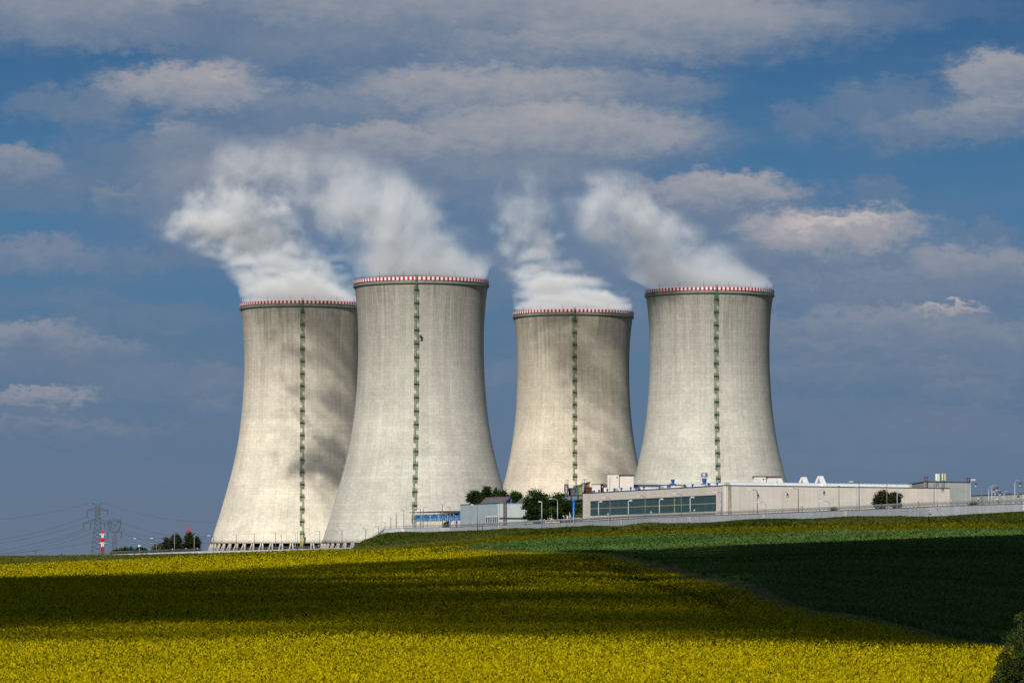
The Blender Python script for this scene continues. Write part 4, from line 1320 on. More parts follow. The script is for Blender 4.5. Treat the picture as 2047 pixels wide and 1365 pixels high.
# rusty access ladders on its corners
for (px, y0, y1, lab) in ((1851, 953.5, 986, "rusty red access ladder rising over the left corner of the grey hall"), (1936, 955, 964, "rusty red ladder hoop on the right corner of the grey hall")):
    dd = fb.d(px) - .5
    x = X_at(px, dd)
    za, zb2 = zrow(y1, dd), zrow(y0, dd)
    l = MB()
    for xx in (-.42, .42):
        l.tube((xx, 0, 0), (xx, 0, zb2 - za), .10, 4)
        l.tube((xx, .9, max(0, zg - za)), (xx, .9, zb2 - za), .07, 4)
    q = .3
    while q < zb2 - za:
        l.bx(-.42, .42, -.06, .06, q, q + .1); q += .5
    for s_ in (-1, 1):
        l.tube((s_ * .42, 0, zb2 - za), (s_ * .42, 1.1, zb2 - za), .10, 4)
    l.tube((-.9, 0, zb2 - za), (.9, 0, zb2 - za), .10, 4)
    o = l.build("roof_ladder", mat("rust_red", (.13, .035, .04), .8, .3, 1.0)); o.location = (x, dd, za)
    tag(o, lab, "ladder")
# aerials
for i, (px, y0, y1, yf, w_, lab) in enumerate(((1871.6, 947, 961, 985, .36, "white stick aerial, leftmost of the roof aerials"), (1875.6, 947, 961.5, 985, .42, "yellowish panel aerial just right of the white stick aerial"),
                                     (1884.8, 946.5, 960.5, 984, .46, "yellowish panel aerial, left one of the close pair"), (1887.7, 946.5, 960.5, 984, .40, "yellowish panel aerial, rightmost of the roof aerials"))):
    dd = 1492.0
    x = X_at(px, dd); zf = zrow(yf, dd)
    a_ = empty("roof_aerial", (x, dd, zf))
    MB().tube((0, .35, 0), (0, .35, zrow(y0 + 3, dd) - zf), .09, 5).build("mast", darksteel_m, a_)
    MB().bx(-w_, w_, -.2, .2, zrow(y1, dd) - zf, zrow(y0, dd) - zf).build("panel", mat("aerial_white", (.66, .68, .70), .5) if i == 0 else mat("aerial_cream", (.56, .57, .34), .5), a_)
    MB().tube((-1.9 + .4 * i, .4, 1.0), (0, .4, 3.2), .05, 4).build("stay", darksteel_m, a_)
    tag(a_, lab, "aerial", "aerials on the grey hall")
# low long grey building
LA, LB = G2(1939.6, 1530), G2(2043, 1490)
lb = tag(empty("low_grey_building", (LA.x, LA.y, PL)), "low long grey building at the far right edge behind lamp posts", "building")
fl_ = Face(LA, LB); zl = zrow(989.5, 1510)
child_of_face(MB().bx(0, fl_.L, 0, 20, PL - 1.5, zl), "wall", greyb_m, lb, fl_)
child_of_face(MB().bx(-.1, fl_.L + .1, -.15, 20.2, zl + .002, zl + .25), "roof", trim_m, lb, fl_)
cn = child_of_face(MB().bx(fl_.L - .9, fl_.L + .004, -.06, -.003, PL, zl - .05), "corner_strip", mat("rust_stain_strip", (.34, .33, .27), .85, .3), lb, fl_)

# ---- pale blue-grey low building left of centre
A1, B1, C1 = G2(920, 1752), G2(996.8, 1706), G2(1066, 1716)
bb = tag(empty("low_workshop", (B1.x, B1.y, PL)), "flat roofed blue-grey and mint workshop with six slit windows", "building")
fA, fB = Face(A1, B1), Face(B1, C1)
zb_ = zrow(1006.2, 1706)
child_of_face(MB().bx(0, fA.L, 0, .4, PL - 1.5, zb_), "wall", bluegrey_m, bb, fA)
child_of_face(MB().bx(0, fB.L, .0, .4, PL - 1.5, zb_), "wall", mint_m, bb, fB)
body(MB().prism([tuple(A1 + Vector((.4, .6))), tuple(B1 + Vector((0, .6))), tuple(C1 + Vector((-.3, .6))), tuple(C1 + Vector((0, 26))), tuple(A1 + Vector((1, 26)))], PL, zb_ - .4), "roof", roof_m, bb)
child_of_face(MB().bx(-.1, fA.L + .1, -.12, .5, zb_ + .002, zb_ + .25), "parapet_cap", trim_m, bb, fA)
child_of_face(MB().bx(.12, fB.L + .1, -.12, .5, zb_ + .002, zb_ + .2), "parapet_cap", palelamp_m, bb, fB)
for k, px in enumerate((972.8, 977.4, 981.7, 986.6, 991.2, 995.2)):
    u = fA.u(px); u = min(u, fA.L - .5)
    w_ = child_of_face(MB().bx(u - .45, u + .35, -.05, -.003, fA.z(px, 1043.6), fA.z(px, 1034)), "window", black_m, bb, fA)
child_of_face(MB().bx(fA.u(970.5), fA.L, -.12, -.003, fA.z(984, 1033.6), fA.z(984, 1031)), "lintel", ledge_m, bb, fA)
child_of_face(MB().bx(fB.u(998), fB.L, -.25, -.003, fB.z(1010, 1036.6), fB.z(1010, 1034.2)), "dark_band", trim_m, bb, fB)
lad = MB()
uu = fB.u(1007.5)
for xx in (-.55, .55):
    lad.bx(uu + xx - .12, uu + xx + .12, -.6, -.45, PL + 2, fB.z(1007, 999))
q = PL + 2.3
while q < zb_ + 1:
    lad.bx(uu - .55, uu + .55, -.58, -.48, q, q + .14); q += .55
child_of_face(lad, "wall_ladder", mat("rust_ladder", (.15, .08, .075), .8, .3), bb, fB)
# gabled sheds behind it
def gable(name, label, ridge, eave, gab, d, wallm, roofm, zlow, depth=9.0, right=True):
    """ridge ((px,py),(px,py)), eave ((px,py),(px,py)) and the far foot of the gable"""
    r = empty(name, (X_at(eave[0][0], d), d, zlow))
    e0, e1 = P(*eave[0], d), P(*eave[1], d)
    r0, r1 = P(*ridge[0], d + depth), P(*ridge[1], d + depth)
    b0, b1 = Vector((2 * r0.x - e0.x, d + 2 * depth, e0.z)), Vector((P(*gab, d + 2 * depth).x, d + 2 * depth, e1.z))
    rf = MB()
    up = Vector((0, 0, .18))
    rf.add([e0, e1, r1, r0, e0 + up, e1 + up, r1 + up, r0 + up], [(0, 1, 2, 3), (7, 6, 5, 4), (0, 4, 5, 1), (1, 5, 6, 2), (2, 6, 7, 3), (3, 7, 4, 0)])
    rf.add([r0, r1, b1, b0, r0 + up, r1 + up, b1 + up, b0 + up], [(0, 1, 2, 3), (7, 6, 5, 4), (0, 4, 5, 1), (1, 5, 6, 2), (2, 6, 7, 3), (3, 7, 4, 0)])
    body(rf, "roof", roofm, r)
    w = MB()
    dn = Vector((0, 0, -.05))
    pts = [e0 + dn, e1 + dn, r1 + dn, b1 + dn, b0 + dn, r0 + dn]
    low = [Vector((p.x, p.y, zlow)) for p in pts]
    w.add(pts[:2] + low[:2], [(0, 2, 3, 1)])
    w.add([e1 + dn, r1 + dn, b1 + dn, low[3], low[1]], [(4, 3, 2, 1, 0)])
    w.add([e0 + dn, r0 + dn, b0 + dn, low[4], low[0]], [(0, 1, 2, 3, 4)])
    w.add([b0 + dn, b1 + dn, low[3], low[4]], [(0, 1, 2, 3)])
    body(w, "wall", wallm, r)
    tag(r, label, "shed")
    return r, (e0, e1, r0, r1, b0, b1)
gs, gp = gable("gabled_shed", "slate roofed shed with red verge boards behind the blue-grey workshop", ((971, 995.6), (1021, 993.4)), ((959, 1007), (1009, 1005.5)), (1032, 1005.5), 1745, mat("gable_grey", (.16, .19, .21), .8, .25, .5), slate_m, PL)
vb = MB()
for a_, b_ in ((gp[1], gp[3]), (gp[0], gp[2]), (gp[2], gp[3])):
    vb.tube(a_ + Vector((0, -.1, .2)), b_ + Vector((0, -.1, .2)), .16, 4)
body(vb, "verge_board", mat("verge_red", (.18, .045, .04), .7, .3), gs)
gw = P(1021.6, 1001.5, 1748)
body(MB().bx(gw.x - .35, gw.x + .35, gw.y - 4.2, gw.y - 4.0, gw.z - 1.2, gw.z + .9), "window", bluep_m, gs)
gable("gabled_shed", "small grey gabled shed half hidden by the big leafy trees", ((1043, 996), (1075, 996)), ((1032, 1006), (1068, 1006)), (1086, 1006), 1742, mint_m, slate_m, PL)
gable("gabled_shed", "grey-green roofed shed between the leafy trees and the beige hall", ((1126, 990.5), (1180, 990)), ((1120, 1002.5), (1178, 1002)), (1190, 1002), 1602, white_w, greenroof_m, PL)
db = P(1156, 1028, 1570)
dk = empty("dark_lean_to", (db.x, db.y, PL))
body(MB().bx(P(1147.5, 0, 1570).x, P(1166, 0, 1570).x, 1570, 1576, PL - 1, zrow(1031.5, 1570)), "wall", mat("lean_to_grey", (.18, .17, .165), .8), dk)
body(MB().bx(P(1146.8, 0, 1570).x, P(1166.5, 0, 1570).x, 1569.4, 1576.4, zrow(1031.5, 1570) + .003, zrow(1029, 1570)), "roof", trim_m, dk)
tag(dk, "low dark-roofed lean-to at the left foot of the beige hall", "lean-to")

# ---- blue canopy shed by the second tower
SA, SB = G2(826, 1802), G2(921, 1772)
cs = tag(empty("canopy_shed", (SA.x, SA.y, PL)), "open blue walled shed under a thin dark canopy, in front of the second tower", "shed")
fs_ = Face(SA, SB)
zc0, zc1 = zrow(1024, 1800), zrow(1021, 1774)
cm = MB()
def slab(u0, u1, y0, y1, za0, za1, zb0, zb1):
    return [(u0, y0, za0), (u1, y0, zb0), (u1, y1, zb0), (u0, y1, za0), (u0, y0, za1), (u1, y0, zb1), (u1, y1, zb1), (u0, y1, za1)]
BOXF = [(3, 2, 1, 0), (4, 5, 6, 7), (0, 1, 5, 4), (1, 2, 6, 5), (2, 3, 7, 6), (3, 0, 4, 7)]
um_ = fs_.L * .62
cm.add(slab(-.8, um_, -1.5, 7, zc0 - .15, zc0 + .1, zc1 - .55, zc1), BOXF)
cm.add(slab(um_ + .003, fs_.L, -1.5, 7, zc1 - .9, zc1 + .06, zc1 - 1.0, zc1 - .02), BOXF)
child_of_face(cm, "canopy", mat("canopy_dark", (.07, .062, .06), .8, .35, 1.0), cs, fs_)
child_of_face(MB().add(slab(fs_.u(832), fs_.L, -.55, -.25, zrow(1042, 1790), zrow(1028.6, 1790), zrow(1041.5, 1790), zrow(1026.2, 1790)), BOXF), "blue_wall", lightblue_m, cs, fs_)
tr = MB()
nb = 5
for k in range(nb):
    ua = fs_.L * (.06 + .9 * k / nb); ub = fs_.L * (.06 + .9 * (k + 1) / nb)
    zc = zc0 - .2 + (zc1 - zc0 - .6) * (k + .5) / nb
    zl_ = zrow(1041, 1790)
    tr.tube((ua, -1.3, zl_ + 1.6), ((ua + ub) / 2, -1.3, zc), .06, 4).tube((ub, -1.3, zl_ + 1.6), ((ua + ub) / 2, -1.3, zc), .06, 4)
    tr.tube((ua, -1.3, PL), (ua, -1.3, zc), .07, 5)
child_of_face(tr, "truss", palegreen_m, cs, fs_)
child_of_face(MB().add(slab(fs_.u(841), fs_.L, -1.0, -.6, PL - 1, zrow(1043.4, 1790), PL - 1, zrow(1041, 1790)), BOXF), "plinth_wall", mat("cream_wall", (.66, .62, .54), .85, .12), cs, fs_)
rl = MB()
for k in range(24):
    u = fs_.L * (.01 + .98 * k / 23)
    zz = zrow(1043.6 - 2.2 * k / 23, 1790)
    rl.bx(u - .04, u + .04, -1.25, -1.17, zz - .4, zz + 1.25)
for hh in (.35, .8, 1.25):
    rl.add(slab(0, fs_.L, -1.26, -1.16, zrow(1043.6, 1790) + hh - .035, zrow(1043.6, 1790) + hh + .035, zrow(1041.4, 1790) + hh - .035, zrow(1041.4, 1790) + hh + .035), BOXF)
child_of_face(rl, "railing", palegreen_m, cs, fs_)
for px in (901, 917):
    child_of_face(MB().bx(fs_.u(px) - .6, fs_.u(px) + .6, -1.15, -1.003, PL + .2, zrow(1041.5, 1790)), "door", bluep_m, cs, fs_)

# ---- roof-top plant left of the hall: silos, sheds, pipes (all stand on one dark steel deck)
D0 = 1592.0
dk2 = empty("plant_deck", (X_at(1150, D0), D0, PL))
body(MB().bx(X_at(1127, D0), X_at(1186, D0), D0 - 2, D0 + 9, zrow(991, D0), zrow(989.3, D0)), "deck", darksteel_m, dk2)
ps_ = MB()
for px in (1128, 1142, 1156, 1170, 1184):
    ps_.tube((X_at(px, D0), D0 + 4, PL), (X_at(px, D0), D0 + 4, zrow(991, D0)), .22, 5)
body(ps_, "post", darksteel_m, dk2)
body(MB().tube((X_at(1137, D0), D0 - 1.8, zrow(970.5, D0)), (X_at(1148, D0), D0 - 1.8, zrow(970.5, D0)), .07, 4).tube((X_at(1137, D0), D0 - 1.8, zrow(970.5, D0)), (X_at(1137, D0), D0 - 1.8, zrow(975, D0)), .06, 4)
     .tube((X_at(1148, D0), D0 - 1.8, zrow(970.5, D0)), (X_at(1148, D0), D0 - 1.8, zrow(975, D0)), .06, 4), "railing", brown_m, dk2)
tag(dk2, "raised dark steel deck carrying silos left of the beige hall", "deck")
for (px0, px1, y0, y1, lab) in ((1127.6, 1136.2, 968, 981, "tall dark grey silo at the left end of the roof plant"), (1162.6, 1171.0, 965.8, 974.5, "dark grey silo with hooped rails, right one of the two silos")):
    xc = X_at((px0 + px1) / 2, D0 - 3); rr = (X_at(px1, D0 - 3) - X_at(px0, D0 - 3)) / 2
    zt_, zb3 = zrow(y0, D0 - 3), zrow(y1, D0 - 3)
    s_ = empty("silo", (xc, D0 - 3, zrow(989.3, D0)))
    z0_ = s_.location.z
    MB().lathe([(.02, zt_ - z0_ + .25), (rr, zt_ - z0_), (rr, zb3 - z0_), (.35, max(zb3 - z0_ - 1.6, .4)), (.3, .3)], 18).build("tank", siloc_m, s_)
    lg_ = MB()
    for a_ in (0.8, 2.3, 3.9, 5.5):
        lg_.tube((rr * .9 * math.cos(a_), rr * .9 * math.sin(a_), -.2), (rr * .9 * math.cos(a_), rr * .9 * math.sin(a_), zb3 - z0_ + .3), .12, 5)
    lg_.build("support", darksteel_m, s_)
    hp = MB()
    for a_ in (-.5, .3):
        hp.path([(a_ * rr, 0, zt_ - z0_), (a_ * rr, 0, zt_ - z0_ + 1.4), (a_ * rr + .4, 0, zt_ - z0_ + 1.7), (a_ * rr + .75, 0, zt_ - z0_ + 1.4), (a_ * rr + .75, 0, zt_ - z0_)], .07, 4)
    hp.build("hoop_rail", steel_m, s_)
    tag(s_, lab, "silo", "dark silos on the steel deck")
def simple_block(name, label, cat, px0, px1, py0, py1, d, dep, m_, capm):
    r = empty(name, (X_at(px0, d), d, zrow(py1, d)))
    w = X_at(px1, d) - X_at(px0, d); h = zrow(py0, d) - zrow(py1, d)
    MB().bx(0, w, 0, dep, 0, h - .2).build("wall", m_, r)
    MB().bx(-.12, w + .12, -.12, dep + .12, h - .198, h).build("roof", capm, r)
    tag(r, label, cat)
    return r, w, h
simple_block("plant_cabin", "dark grey windowless cabin right of the tall silo", "cabin", 1136.6, 1150, 975, 989.2, D0, 6, mat("cabin_grey", (.085, .087, .10), .7, .15), trim_m)
os_ = empty("lean_roof_shed", (X_at(1150.4, D0), D0, zrow(989.2, D0)))
w_ = X_at(1178.5, D0) - os_.location.x
zA, zB = zrow(972, D0) - os_.location.z, zrow(964.5, D0) - os_.location.z
wt = X_at(1156, D0) - os_.location.x
MB().bx(0, wt, 0, 6, 0, zA).build("wall", teal_m, os_)
MB().add([(wt + .003, 0.3, 0), (w_, .3, 0), (w_, .3, zB), (wt + .003, .3, zA), (wt + .003, 6, 0), (w_, 6, 0), (w_, 6, zB), (wt + .003, 6, zA)], [(0, 1, 2, 3), (7, 6, 5, 4), (1, 5, 6, 2), (0, 3, 7, 4)]).build("wall", olive_m, os_)
MB().add([(-.1, -.3, zA + .002), (wt, -.3, zA + .15), (w_ + .3, -.3, zB + .1), (w_ + .3, 6.3, zB + .1), (wt, 6.3, zA + .15), (-.1, 6.3, zA + .002),
          (-.1, -.3, zA + .35), (wt, -.3, zA + .5), (w_ + .3, -.3, zB + .45), (w_ + .3, 6.3, zB + .45), (wt, 6.3, zA + .5), (-.1, 6.3, zA + .35)],
         [(0, 1, 7, 6), (1, 2, 8, 7), (2, 3, 9, 8), (6, 7, 10, 11), (7, 8, 9, 10), (0, 5, 4, 1), (1, 4, 3, 2)]).build("roof", trim_m, os_)
tag(os_, "olive and teal shed with a mono-pitch roof between the two silos", "shed")
simple_block("machine_housing", "dark red steel machine housing beside the right silo", "machine", 1170.5, 1183.2, 973.5, 988.5, D0 - 5, 5, darkred_m, mat("red_cap", (.04, .012, .012), .7))
for px, y0, y1, lab in ((1132.2, 976.8, 990.5, "pale vent pipe in front of the tall silo"), (1165.5, 974.8, 987, "pale vent pipe in front of the right silo")):
    x = X_at(px, D0 - 6)
    o = MB().tube((0, 0, 0), (0, 0, zrow(y0, D0 - 6) - zrow(y1, D0 - 6)), .33, 8).lathe([(.45, zrow(y0, D0 - 6) - zrow(y1, D0 - 6)), (.45, zrow(y0, D0 - 6) - zrow(y1, D0 - 6) + .5), (.02, zrow(y0, D0 - 6) - zrow(y1, D0 - 6) + .6)], 10).build("vent_pipe", palelamp_m)
    o.location = (x, D0 - 6, zrow(y1, D0 - 6)); tag(o, lab, "pipe", "pale vent pipes by the silos")
x = X_at(1146.6, 1545)
zt_ = zrow(996.6, 1545)
o = MB().tube((0, 0, 0), (0, 0, zt_ - PL - 1), .42, 10, 0, .38).lathe([(.5, zt_ - PL - 1.2), (.66, zt_ - PL - 1.0), (.70, zt_ - PL - .5), (.5, zt_ - PL), (.02, zt_ - PL + .1)], 12).build("vent_mast", mat("bright_blue_paint", (.012, .13, .50), .45, .15))
o.location = (x, 1545, PL); tag(o, "bright blue vent mast with a bulbous cap, left of the beige hall", "mast")
# ------------------------------------------------------------------ perimeter wall with wire, signs
WP = [(150, 1111.5, 1925), (235, 1107.0, 1890), (300, 1104.6, 1872), (400, 1101.2, 1850), (550, 1098.0, 1822), (700, 1094.0, 1795), (726, 1089.5, 1790), (768, 1057.8, 1798), (808, 1055.2, 1796), (900, 1053.4, 1762), (1023, 1048.4, 1658),
      (1087, 1045.8, 1597), (1180, 1041.0, 1510), (1300, 1034.2, 1388), (1400, 1030.8, 1330), (1500, 1027.2, 1286), (1600, 1023.2, 1240), (1700, 1019.6, 1198), (1858, 1012.6, 1128), (2047, 1006.6, 1077), (2300, 999, 1040)]
WPTS = [P(px, py, d) for px, py, d in WP]
wall = tag(empty("perimeter_wall", (WPTS[10].x, WPTS[10].y, WPTS[10].z - 3.0)), "long grey concrete perimeter wall topped with razor wire, climbing the slope on the left", "wall")
def wall_top(px):
    return np.interp(px, [w[0] for w in WP], [w[1] for w in WP])
def wall_pt(px):
    i = min(max(np.searchsorted([w[0] for w in WP], px) - 1, 0), len(WP) - 2)
    fc = Face(WPTS[i].xy, WPTS[i + 1].xy)
    k = fc.u(px) / fc.L
    return WPTS[i].lerp(WPTS[i + 1], k), fc.ang
seg_u = 0.0
mw = MB(); mc = MB(); wire = MB()
arms = []
for a, b in zip(WPTS[:-1], WPTS[1:]):
    fc = Face(a.xy, b.xy); ca, sa = math.cos(fc.ang), math.sin(fc.ang)
    n_ = Vector((sa, -ca, 0))
    ba = 4.6 if a.x > X_at(720, a.y) else 3.6
    ea, eb = Vector((a.x, a.y, a.z - 5.5)), Vector((b.x, b.y, b.z - 5.5))
    t = n_ * -.22
    q = [ea, eb, eb + t, ea + t, a, b, b + t, a + t]
    mw.add(q, BOXF)
    up = Vector((0, 0, .13)); nn = n_ * .07
    mc.add([a + nn, b + nn, b + t - nn, a + t - nn, a + nn + up, b + nn + up, b + t - nn + up, a + t - nn + up], BOXF)
    L = fc.L
    m_ = max(2, int(L / 3.0))
    for k in range(m_):
        p = a.lerp(b, (k + .5) / m_) + Vector((0, 0, .1)) + t * .5
        # Y shaped bracket leaning out and in
        arms.append(p)
        wire.tube(p, p + Vector((0, 0, .25)), .05, 4)
        for s_ in (-1, 1):
            wire.tube(p + Vector((0, 0, .22)), p + n_ * .62 * s_ + Vector((0, 0, .80)), .045, 3)
    for off, zz in ((-.62, .9), (.62, .9), (-.4, .68), (.4, .68), (0, 1.15)):
        o_ = n_ * off + Vector((0, 0, zz)) + t * .5
        wire.tube(a + o_, b + o_, .018, 3)
    # razor coil: a helix lying in the brackets
    turns = int(L / .55); prev = None
    for k in range(turns * 5 + 1):
        s_ = k / (turns * 5)
        ph = 2 * math.pi * k / 5
        c = a.lerp(b, s_) + t * .5 + Vector((0, 0, .85)) + n_ * (math.cos(ph) * .46) + Vector((0, 0, math.sin(ph) * .46))
        if prev is not None:
            wire.tube(prev, c, .022, 3, cap=False)
        prev = c
# panel joints run along the wall: own u as object x is impossible on a bent wall, so joints are real posts
for a, b in zip(WPTS[:-1], WPTS[1:]):
    fc = Face(a.xy, b.xy); n_ = Vector((math.sin(fc.ang), -math.cos(fc.ang), 0))
    m_ = max(1, int(fc.L / 6.0))
    for k in range(m_):
        p = a.lerp(b, (k + .5) / m_)
        mc.box((p.x + n_.x * .01, p.y + n_.y * .01, p.z - 2.75), (.14, .08, 5.4), fc.ang, 1)
body(mw, "concrete_panels", mat("wall_concrete", (.415, .44, .47), .85, .10, .35, streak=.18), wall)
body(mc, "coping_and_posts", [mat("wall_coping", (.13, .14, .16), .8, .2, .5), mat("wall_post", (.30, .32, .345), .85, .15, .5)], wall)
body(wire, "razor_wire", mat("razor_wire", (.30, .30, .295), .45, .3, 1.0, .5), wall)
# wall lamps along the top, small bright globes
sign_red = mat("sign_red", (.34, .012, .035), .6, .12, 3.0)
sign_white = mat("sign_white", (.66, .64, .63), .6, .06, 1.0)
SG = [(478, 0), (559, 0), (757, 0), (808, 0), (884, 0), (996, 0), (1113, 1), (1241, 1), (1377, 1), (1525, 1), (1688, 1), (1858, 1), (2051, 1)]
SGL = ["faded white warning board on the low wall near the leftmost tower's left edge", "faded white warning board on the low wall right of the leftmost tower's foot middle", "small warning board on the wall's sloping climb at the left",
       "red lettered white warning board on the wall, first one right of the slope", "red lettered white warning board below the blue canopy shed", "red lettered white warning board below the slit windows of the workshop",
       "red lettered white warning board below the big leafy trees", "red lettered white warning board below the left part of the window band", "red lettered white warning board below the right part of the window band",
       "red lettered white warning board below the beige hall's first curved lamp post", "red lettered white warning board left of the pair of pines", "red lettered white warning board beside a small yellow plate",
       "white warning board cut off by the right edge of the photo"]
def lettering(mb, words, zc, h, y):
    """rows of small upright letter strokes, too far off to be read"""
    r = random.Random(int(zc * 1000) + 5)
    tot = sum(words) + (len(words) - 1) * 1.2
    x = -tot * h * .36
    for w in words:
        for _ in range(w):
            lw = h * .72 * .82
            k = r.random()
            mb.bx(x, x + lw * .4, y - .006, y, zc - h / 2, zc + h / 2)
            if k > .25: mb.bx(x + lw * .3, x + lw * .8, y - .006, y, zc + h * .12, zc + h / 2)
            if k < .7: mb.bx(x + lw * .3, x + lw * .8, y - .006, y, zc - h / 2, zc - h * .12)
            if r.random() > .3: mb.bx(x + lw * .8, x + lw, y - .006, y, zc - h * .35, zc + h * .4)
            x += h * .72
        x += h * .72 * 1.2
for (px, big), lab in zip(SG, SGL):
    p, ang = wall_pt(px)
    w_, h_ = (2.35, 1.5) if big or px > 790 else (1.2, .8)
    s_ = empty("warning_sign", (p.x, p.y, p.z - .32 - h_ / 2), ang)
    MB().bx(-w_ / 2, w_ / 2, -.12, -.04, -h_ / 2, h_ / 2).build("board", sign_white, s_)
    lt = MB(); sc_ = h_ / 1.5
    lettering(lt, [3], .52 * sc_, .20 * sc_, -.123); lettering(lt, [7, 7], .20 * sc_, .20 * sc_, -.123)
    lettering(lt, [5], -.13 * sc_, .16 * sc_, -.123); lettering(lt, [7, 8], -.47 * sc_, .20 * sc_, -.123)
    lt.build("lettering", sign_red, s_)
    tag(s_, lab, "sign", "red and white warning boards on the wall")
for px, lab in ((1390, "tiny pale plate on the wall right of the window band's warning board"), (1874, "small yellow plate on the wall beside a warning board")):
    p, ang = wall_pt(px)
    s_ = empty("wall_plate", (p.x, p.y, p.z - .75), ang)
    MB().bx(-.2, .2, -.09, -.04, -.3, .3).build("plate", mat("plate_yellow", (.42, .27, .10), .6, .15, 2.0) if px > 1500 else ledge_m, s_)
    MB().bx(-.16, .16, -.10, -.092, .08, .2).bx(-.16, .16, -.10, -.092, -.2, -.05).build("marking", brown_m, s_)
    tag(s_, lab, "plate")
# loose warning lights (small pale domes) on brackets along the wall
wl = [300, 345, 372, 395, 433, 590, 637, 933, 945, 954, 962, 971, 1033, 1046, 1080, 1088, 1096, 1103, 1147, 1156, 1528, 1660, 1902, 1993]
for i, px in enumerate(wl):
    p, ang = wall_pt(px)
    o = MB().tube((0, 0, -.9), (0, 0, 0), .04, 4).sphere((0, 0, .12), .30, 8, 5).build("wall_lamp", lampglass_m)
    o.location = (p.x, p.y + .9, p.z + 1.15)
    tag(o, "small pale lamp just behind the razor wire of the perimeter wall", "wall lamp", "small lamps behind the razor wire")

# ------------------------------------------------------------------ lamp posts
def lamp(px, ytop, d, style, label, side=-1, metal=None, group="lamp posts along the perimeter", zbase=None, size=1.0):
    x = X_at(px, d)
    zb_ = gzw(x, d) if zbase is None else zbase
    zt_ = zrow(ytop, d)
    H = zt_ - zb_
    r = empty("lamp_post", (x, d, zb_))
    pm = metal or greypole_m
    rad = .15 * size
    hm = lampglass_m if d < 1560 else palelamp_m
    if style == 'arm':
        MB().tube((0, 0, -.3), (0, 0, H), rad * 1.15, 6, 0, rad * .8).build("pole", pm, r)
        MB().tube((0, 0, H - .05), (side * 1.9 * size, -.2, H + .22), .08 * size, 5).build("arm", pm, r)
        MB().add(*headbox(side * 2.3 * size, -.2, H + .26, .75 * size, .22 * size, .13 * size)).build("lamp_head", hm, r)
    elif style == 'double':
        MB().tube((0, 0, -.3), (0, 0, H - .9), rad * 1.1, 6, 0, rad * .8).build("pole", pm, r)
        for s_ in (-1, 1):
            MB().path([(0, 0, H - .9), (s_ * .35, 0, H - .3), (s_ * .8, 0, H - .05), (s_ * 1.9, 0, H + .08)], .08, 5).build("arm", pm, r)
            MB().add(*headbox(s_ * 2.3, 0, H + .08, .7, .22, .14)).build("lamp_head", hm, r)
    elif style == 'hook':
        pts = [(0, 0, -.3), (0, 0, H - 1.2 * size)]
        for k in range(1, 6):
            a_ = math.pi / 2 * k / 5
            pts.append((side * 1.2 * size * (1 - math.cos(a_)), 0, H - 1.2 * size + 1.2 * size * math.sin(a_)))
        MB().path(pts[:2], rad * .9, 6).build("pole", pm, r)
        MB().path(pts[1:] + [(side * 2.4 * size, 0, H)], rad * .65, 5).build("arm", pm, r)
        MB().add(*headbox(side * 2.6 * size, 0, H - .04, .7 * size, .2 * size, .13 * size)).build("lamp_head", hm, r)
    elif style == 'bell':
        pts = [(0, 0, -.3), (0, 0, H - .9 * size)]
        for k in range(1, 8):
            a_ = math.pi * k / 8
            pts.append((side * .75 * size * (1 - math.cos(a_)), 0, H - .9 * size + .9 * size * math.sin(a_)))
        MB().path(pts[:2], rad * .85, 6).build("pole", pm, r)
        MB().path(pts[1:], rad * .6, 5).build("arm", pm, r)
        b_ = pts[-1]
        MB().lathe([(.05, .1), (.22, -.05), (.34, -.75), (.36, -.8)], 10, 0, (b_[0], 0, b_[2])).build("lamp_shade", bell_m, r)
        MB().lathe([(.36, -.802), (.42, -1.2), (.02, -1.3)], 10, 0, (b_[0], 0, b_[2])).build("lamp_glass", lampglass_m, r)
    elif style == 'short':
        MB().tube((0, 0, -.3), (0, 0, H), .10, 5).build("pole", pm, r)
        MB().sphere((side * .2, 0, H + .15), .32, 8, 5).build("lamp_head", hm, r)
    elif style == 'bare':
        MB().tube((0, 0, -.3), (0, 0, H), rad * .9, 6, 0, rad * .6).build("pole", pm, r)
        MB().bx(-.25, .25, -.15, .15, H, H + .2).build("cap", pm, r)
    elif style == 'flood':
        MB().tube((0, 0, -.3), (0, 0, H), rad * 1.1, 6).build("pole", pm, r)
        MB().add(*headbox(side * .75, -.1, H + .1, .62, .3, .2)).build("lamp_head", hm, r)
        MB().tube((0, 0, H), (side * .5, 0, H + .1), .07, 4).build("arm", pm, r)
    tag(r, label, "lamp post", group)
    return r
def headbox(cx, cy_, cz, hx, hy, hz):
    vs, fs = [], BOXF
    for dz in (-1, 1):
        for dx, dy in ((-1, -1), (1, -1), (1, 1), (-1, 1)):
            k = 1.0 if dz < 0 else .7
            vs.append((cx + dx * hx * k, cy_ + dy * hy * k, cz + dz * hz))
    return vs, fs
PG = palelamp_m
